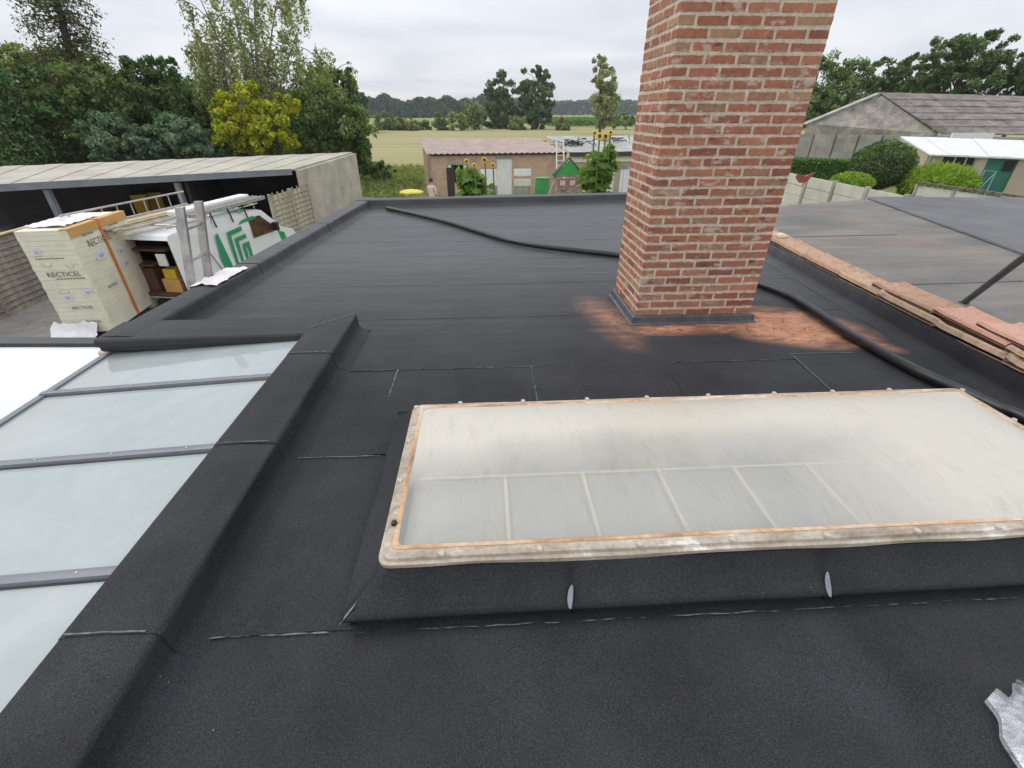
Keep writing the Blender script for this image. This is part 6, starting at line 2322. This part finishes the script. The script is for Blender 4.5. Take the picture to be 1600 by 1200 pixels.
def birch(name, label, base, stems, Y, mat, strands=420, per=26, leaf=.11, group=None, drop=(0.8, 2.6), spread=1.0):
    """weeping birch: arching limbs, from each long hanging strands of small leaves"""
    b0 = aty(base[0], base[1], Y)
    t = thing(name, label, 'tree', (b0.x, Y, GZ), 0, group)
    org = Vector((b0.x, Y, GZ))
    mb = MB()
    pts_all = []
    for (px, py, ox, r) in stems:
        tp = aty(px, py, Y + ox) - org
        path = [Vector((0, 0, 0)), Vector((tp.x * .2, tp.y * .3, tp.z * .35)), Vector((tp.x * .55, tp.y * .6, tp.z * .7)), tp]
        path = smooth_path(path, 5)
        mb.tube(path, [r * (1 - .88 * i / (len(path) - 1)) for i in range(len(path))], 7)
        nb_ = 16
        for k in range(nb_):
            f_ = random.uniform(.30, 1.0)
            s = path[min(len(path) - 1, int(f_ * (len(path) - 1)))]
            an = random.uniform(0, 6.283)
            ln = random.uniform(.8, 2.4) * spread * (1.25 - .6 * f_)
            e_ = s + Vector((math.cos(an) * ln, math.sin(an) * ln, ln * random.uniform(.25, .7)))
            q = [s, s.lerp(e_, .5) + Vector((0, 0, .15 * ln)), e_, e_ + Vector((math.cos(an) * .4, math.sin(an) * .4, -.25))]
            q = smooth_path(q, 3)
            mb.tube(q, [.035 * (1 - .85 * i / (len(q) - 1)) for i in range(len(q))], 4, cap=False)
            pts_all += q[3:]
    P = []
    for k in range(strands):
        s = random.choice(pts_all)
        ln = random.uniform(*drop)
        u = rng.uniform(0, 1, per)
        a = rng.uniform(0, 6.28)
        o = np.array([math.cos(a), math.sin(a), 0]) * .3
        p = np.array(s)[None] + o[None] * (u * (1.3 - u))[:, None] * 1.2 + np.array([0, 0, -1.0])[None] * (u * ln)[:, None]
        p += rng.normal(size=(per, 3)) * .085
        P.append(p)
    P = np.concatenate(P)
    P = P[P[:, 2] > .3]
    link('crown', leaf_mesh('crown', P, leaf, mat, None, .7, .25), t)
    mb.build('trunk', M_BARKP, t, True)
    return t


birch('birch_tree', 'tall weeping birch with airy hanging leaves behind the yellow tree', (415, 250), [(300, -30, 0, .12), (345, -90, 1, .15), (400, -110, -1, .15), (440, -40, .5, .12), (470, 40, 0, .1), (330, 20, -.8, .1), (480, 85, -.5, .08), (300, 55, .5, .08), (385, -20, 0, .1)],
      34, G_BIRCH, 1050, 38, .118, LG)
birch('birch_tree', 'second, lower birch standing behind the rounded bush', (505, 230), [(480, 95, 0, .09), (500, 75, .5, .09), (515, 110, -.5, .08)], 37, G_OLIVE, 200, 34, .13, LG, (.6, 1.8))

# ---- field trees
FG = 'trees in the far fields'
tree('field_tree', 'left one of the two big dark field trees beyond the outbuilding', [(780, 140, 22, 24), (782, 172, 27, 28), (768, 188, 18, 18), (785, 195, 24, 11)], 165, G_DARK, 14000, 130, .62, FG, trunk_r=.5)
tree('field_tree', 'right, taller one of the two big dark field trees beyond the outbuilding', [(838, 128, 24, 22), (840, 160, 32, 30), (835, 185, 26, 18), (820, 145, 16, 22), (838, 197, 22, 9), (845, 108, 12, 8)], 160, G_DARK, 16000, 140, .62, FG, trunk_r=.5)
tree('poplar_tree', 'slender pale birch-like tree standing alone left of the chimney', [(938, 102, 12, 14), (944, 128, 18, 24), (944, 160, 22, 28), (945, 185, 18, 16)], 120, G_BIRCH, 12000, 150, .4, FG, trunk_r=.3, cr=.3)
k = 0
for px, py, rx_, ry_, m, lab in ((601, 190, 13, 16, G_MID, 'rounded bush at the left end of the field hedge'), (622, 193, 11, 12, G_MID, 'second bush from the left in the field hedge'),
                                 (645, 197, 8, 9, G_OLIVE, 'low olive bush, third in the field hedge'), (664, 198, 7, 8, G_MID, 'smallest bush in the middle of the field hedge'),
                                 (688, 192, 9, 13, G_MID, 'pointed bush standing just left of the middle field trees'), (716, 190, 13, 14, G_OLIVE, 'yellowish round bush left of the two big field trees'),
                                 (738, 180, 14, 22, G_MID, 'taller green tree against the left big field tree'), (808, 193, 10, 12, G_OLIVE, 'low bush between the two big field trees'),
                                 (878, 195, 8, 9, G_OLIVE, 'small round bush on the pale field right of the big trees'), (972, 188, 22, 10, G_MID, 'long low hedge bush beside the chimney edge'), (884, 203, 6, 5, G_MID, 'tiny bush at the stubble edge behind the grey shed')):
    tree('field_bush', lab, [(px, py, rx_ * 1.25, ry_ * 1.08), (px + rx_ * .7, py + 4, rx_ * .8, ry_ * .6)], 155 - 3 * (k % 3), m, 2600, 40, .55, 'bushes of the field hedge', 'bush', cr=.34, trunk_r=.2, nl=5)
    k += 1

# ---- trees behind the barn
BG = 'trees behind the barn'
tree('barn_tree', 'mid-green tree behind the barn, touching the chimney edge', [(1305, 140, 45, 42), (1330, 130, 32, 34), (1275, 150, 32, 60), (1290, 175, 50, 28), (1275, 100, 14, 18)], 62, G_MID, 22000, 220, .25, BG, trunk_r=.25)
tree('barn_tree', 'small pointed tree above the barn ridge, left of two', [(1380, 128, 24, 32), (1365, 150, 28, 22)], 66, G_DARK, 10000, 90, .26, BG, trunk_r=.22)
tree('barn_tree', 'small pointed tree above the barn ridge, right of two', [(1415, 122, 24, 30), (1420, 145, 30, 22)], 68, G_DARK, 10000, 90, .26, BG, trunk_r=.22)
tree('barn_tree', 'largest dark green tree behind the barn roof', [(1475, 95, 42, 42), (1520, 85, 46, 38), (1500, 125, 70, 38), (1550, 115, 34, 38), (1455, 125, 28, 30)], 58, G_DARK, 30000, 300, .24, BG, trunk_r=.35, cr=.19)
tree('barn_tree', 'tree at the right picture edge behind the barn', [(1600, 145, 38, 46), (1620, 110, 36, 36), (1585, 175, 28, 26)], 54, G_DARK, 16000, 150, .24, BG, trunk_r=.25)

# ---- right-hand garden bushes
def ball(name, label, px, py, rx_, ry_, Y, mat, n, leaf, cr=.16, droop=None, cat='bush', nclump=260, asp=.5):
    c = aty(px, py, Y)
    s = pxs(px, py, Y)
    r = np.array([rx_ * s, rx_ * s, ry_ * s * .95])
    d = rng.normal(size=(n, 3))
    d /= np.linalg.norm(d, axis=1)[:, None]
    lump = np.array([mnoise.noise(Vector(v_) * 3.2 + Vector((px, 0, 0))) for v_ in d])
    P = d * r * (rng.uniform(.80, 1.02, n) + .07 * lump)[:, None] + np.array(c)
    org = np.array([c.x, c.y, GZ])
    keep = P[:, 2] > GZ
    t = thing(name, label, cat, tuple(org), 0)
    link('foliage', leaf_mesh('foliage', P[keep] - org, leaf, mat, d[keep], asp, droop), t)
    mb = MB()
    for k in range(6):
        a = k * 1.05
        mb.tube([(0, 0, 0), (math.cos(a) * r[0] * .5, math.sin(a) * r[0] * .5, (c.z - GZ) + r[2] * .4)], [.07, .02], 5)
    mb.build('stems', M_BARK, t)
    return t


ball('round_bush', 'big dark clipped round bush in front of the white-roofed shed', 1378, 258, 43, 36, 27, G_DARK, 16000, .11)
ball('ornamental_grass', 'large lime-green arching grass mound before the green-door shed', 1464, 290, 47, 28, 25, G_LIME, 22000, .42, droop=.45, cat='grass clump', asp=.14)
ball('lime_bush', 'small lime-green bush at the foot of the dark round bush', 1330, 286, 30, 16, 25.5, G_LIME, 6000, .12)
# clipped hedge
ha, hb = aty(1225, 250, 33), aty(1345, 252, 31)
hd = thing('clipped_hedge', 'straight clipped green hedge below the concrete wall panels', 'hedge', (ha.x, ha.y, GZ))
n = 16000
u = rng.uniform(0, 1, n)
hz = ha.z - GZ
face = rng.uniform(0, 1, n)
yy = np.where(face < .55, 0, rng.uniform(0, 1.1, n)) + rng.normal(size=n) * .05
zz = np.where(face < .55, rng.uniform(0, hz, n), hz) + rng.normal(size=n) * .05
P = np.stack([u * (hb.x - ha.x), u * (hb.y - ha.y) + yy, zz], 1)
Dn = np.where((face < .55)[:, None], np.array([[0, -1, .3]]), np.array([[0, 0, 1.0]]))
link('foliage', leaf_mesh('foliage', P, .12, G_HEDGE, Dn, .6), hd)
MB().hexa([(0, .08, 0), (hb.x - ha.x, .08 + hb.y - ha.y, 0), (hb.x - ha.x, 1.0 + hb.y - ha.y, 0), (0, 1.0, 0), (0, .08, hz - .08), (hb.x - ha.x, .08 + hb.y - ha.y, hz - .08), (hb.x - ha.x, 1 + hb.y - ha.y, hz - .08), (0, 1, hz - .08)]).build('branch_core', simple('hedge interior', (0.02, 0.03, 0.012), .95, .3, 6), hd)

# ---- sunflowers
M_STALK = simple('sunflower stalk', (0.16, 0.22, 0.06), .8, .15, 6)
M_PETAL = simple('sunflower petals', (0.80, 0.52, 0.03), .7, .12, 9)
M_DISC = simple('sunflower disc', (0.075, 0.04, 0.018), .9, .3, 30)
G_SUN = mat_foliage('sunflower leaves', (0.102, 0.189, 0.032), (0.189, 0.304, 0.065), (0.319, 0.450, 0.116))


def sunflower(px, py, Y, head, label, nleaf=18, lw=.34, face=None):
    p = aty(px, py, Y)
    H = p.z - GZ
    t = thing('sunflower', label, 'sunflower', (p.x, Y, GZ))
    st = [(0, 0, 0), (.04, .02, H * .5), (.02, 0, H * .9), (0, -.06, H)]
    MB().tube(smooth_path(st, 4), .024, 6).build('stalk', M_STALK, t, True)
    lm = MB()
    for k in range(nleaf):
        z = H * (.18 + .74 * k / nleaf)
        a = k * 2.4 + random.uniform(-.3, .3)
        L_ = lw * random.uniform(.75, 1.2) * (1.1 - .4 * k / nleaf)
        dx, dy = math.cos(a), math.sin(a)
        c = Vector((0, 0, z))
        tip = c + Vector((dx * L_ * 1.4, dy * L_ * 1.4, -.30 * L_))
        m1 = c + Vector((dx * L_ * .45, dy * L_ * .45, .18 * L_))
        sd_ = Vector((-dy, dx, 0)) * L_ * .48
        m2 = c + Vector((dx * L_ * .95, dy * L_ * .95, .05 * L_))
        lm.add([c, m1 + sd_ - Vector((0, 0, .06)), m2 + sd_ * .75 - Vector((0, 0, .08)), tip, m2 - sd_ * .75 - Vector((0, 0, .08)), m1 - sd_ - Vector((0, 0, .06)), m1, m2],
               [(0, 1, 6), (1, 2, 7, 6), (2, 3, 7), (0, 6, 5), (6, 7, 4, 5), (7, 3, 4)])
    o = lm.build('leaves', G_SUN, t)
    o['kind'] = 'stuff'
    fdir = Vector(face or (random.uniform(-.4, .3), -1, .1)).normalized()
    M = frame((0, -.08, H), fdir.cross(Vector((0, 0, 1))) * -1, Vector((0, 0, 1)))
    dn = 16
    d_ = MB()
    d_.add([M @ Vector((head * .42 * math.cos(2 * math.pi * i / dn), head * .42 * math.sin(2 * math.pi * i / dn), .0)) for i in range(dn)] + [M @ Vector((head * .25 * math.cos(2 * math.pi * i / dn), head * .25 * math.sin(2 * math.pi * i / dn), -.03)) for i in range(dn)],
           [(i, (i + 1) % dn, dn + (i + 1) % dn, dn + i) for i in range(dn)] + [tuple(range(dn, 2 * dn))])
    h_ = d_.build('flower_disc', M_DISC, t)
    pm = MB()
    for i in range(18):
        a = 2 * math.pi * i / 18
        b0, b1 = head * .38, head * 1.0 * random.uniform(.85, 1.1)
        w_ = head * .16
        ca, sa_ = math.cos(a), math.sin(a)
        pm.add([M @ Vector((b0 * ca, b0 * sa_, .004)), M @ Vector(((b0 + b1) * .5 * ca - w_ * sa_, (b0 + b1) * .5 * sa_ + w_ * ca, .01)), M @ Vector((b1 * ca, b1 * sa_, -.02)), M @ Vector(((b0 + b1) * .5 * ca + w_ * sa_, (b0 + b1) * .5 * sa_ - w_ * ca, .01))], [(0, 1, 2, 3)])
    pm.build('petals', M_PETAL, h_)
    return t


sunflower(757, 250, 15, .10, 'sunflower with the highest, dark-centred head of the left sunflower group', 10)
sunflower(729, 252, 15.3, .085, 'sunflower at the left of the left group before the outbuilding window', 16, .36)
sunflower(741, 258, 14.8, .07, 'half-open sunflower in the middle of the left group', 18, .40)
sunflower(770, 258, 15.6, .08, 'orange-tinted drooping sunflower at the right of the left group', 8)
sunflower(936, 213, 13.5, .105, 'left-facing tall sunflower right of the play tower, nearer the chimney group middle', 26, .36)
sunflower(945, 213, 13.7, .105, 'right one of the tallest paired sunflowers beside the chimney', 26, .36)
sunflower(928, 208, 14.0, .08, 'sunflower at the left edge of the tall group right of the play tower', 24, .36)
sunflower(953, 207, 14.1, .075, 'small sunflower at the right edge of the tall group near the chimney', 22, .34)
sunflower(918, 245, 14.5, .09, 'low orange sunflower just right of the play tower roof', 14, .36)
tree('garden_shrub', 'bright green leafy shrub under the left sunflowers', [(738, 288, 22, 20), (730, 278, 12, 14)], 15.5, G_SUN, 1500, 40, .17, None, 'shrub', cr=.4, trunk_r=.03, nl=6)
tree('garden_shrub', 'green leafy growth under the tall sunflowers by the chimney', [(930, 280, 22, 24), (945, 255, 16, 26)], 14.3, G_SUN, 1700, 50, .17, None, 'shrub', cr=.4, trunk_r=.03, nl=6)
tree('garden_shrub', 'weedy bush around the fence posts right of the carport', [(585, 262, 16, 14), (600, 268, 16, 10), (570, 255, 8, 14)], 36, G_MID, 2600, 60, .16, None, 'shrub', cr=.35, trunk_r=.05, nl=6)

# ---- maize strip and far woods
def mass(name, label, x0p, x1p, Y, top_py, h_var, mat, n, leaf, depth, flat=False, cat='woodland'):
    a, b_ = aty(x0p, 176, Y), aty(x1p, 176, Y)
    ztop = aty((x0p + x1p) / 2, top_py, Y).z
    H = ztop - GZ
    L_ = b_.x - a.x
    u = rng.uniform(0, 1, n)
    prof = np.array([0.72 + h_var * (mnoise.noise(Vector((q * L_ / (H * 1.3), Y, 0))) + .6 * mnoise.noise(Vector((q * L_ / (H * .45), Y, 5)))) for q in u])
    zz = H * prof * rng.uniform(0, 1, n) ** .55
    bulge = .5 + .5 * mnoise.noise(Vector((1, 2, 3)))
    yy = rng.uniform(0, depth, n)
    P = np.stack([u * L_, yy, zz], 1)
    o = link(name, leaf_mesh(name, P, leaf, mat, np.tile(np.array([[0, -.6, .8]]), (n, 1)), .75))
    o.location = (a.x, Y, GZ)
    return tag(o, label, cat, None, 'stuff')


mass('maize_field', 'green maize standing in the far field right of the big trees', 862, 1000, 190, 181.5, .08, G_HEDGE, 16000, .6, 60, cat='maize')
mass('far_wood', 'distant blue-green wood on the horizon left of the big field trees', 560, 742, 480, 142, .38, G_FAR, 26000, 2.6, 30)
mass('far_wood', 'low distant wood behind the two big field trees', 735, 860, 560, 148, .35, G_FAR, 16000, 2.8, 30)
mass('far_wood', 'thin distant treeline between the big field trees and the chimney', 860, 1450, 850, 150, .35, G_FAR, 42000, 4.0, 40)
mass('far_wood', 'dark wood behind the left garden trees', -700, 560, 130, 110, .3, G_FAR, 36000, 1.2, 12)
mass('undergrowth', 'dark leafy undergrowth below the trees behind the carport', -500, 560, 39, 196, .16, G_DARK, 60000, .26, 2.5, cat='undergrowth')
# tall lawn grass by the carport
n = 9000
gx = rng.uniform(-9.5, -4.4, n)
gy = rng.uniform(28, 46, n)
P = np.stack([gx, gy, GZ + rng.uniform(.05, .45, n)], 1)
o = link('long_grass', leaf_mesh('long_grass', P, .35, G_OLIVE, None, .14, -.4))
tag(o, 'long green grass at the field edge right of the carport', 'grass', None, 'stuff')

# ================================================================== 13 thin overcast haze over the fields
hz_m = bpy.data.materials.new('overcast haze')
hz_m.use_nodes = True
hn = hz_m.node_tree.nodes
for nd in list(hn):
    if nd.type == 'BSDF_PRINCIPLED':
        hn.remove(nd)
pv = hn.new('ShaderNodeVolumePrincipled')
pv.inputs['Color'].default_value = (0.86, 0.90, 0.96, 1)
pv.inputs['Density'].default_value = 0.00028
hz_m.node_tree.links.new(pv.outputs[0], hn['Material Output'].inputs['Volume'])
hb_ = MB().box((-1600, -60, GZ - 1), (1600, 1500, 32)).build('haze', hz_m)
tag(hb_, 'thin pale haze over the far fields', 'haze', None, 'stuff')

for o in scene.objects:
    if o.parent is None and 'category' in o and 'kind' not in o:
        o['kind'] = 'thing'
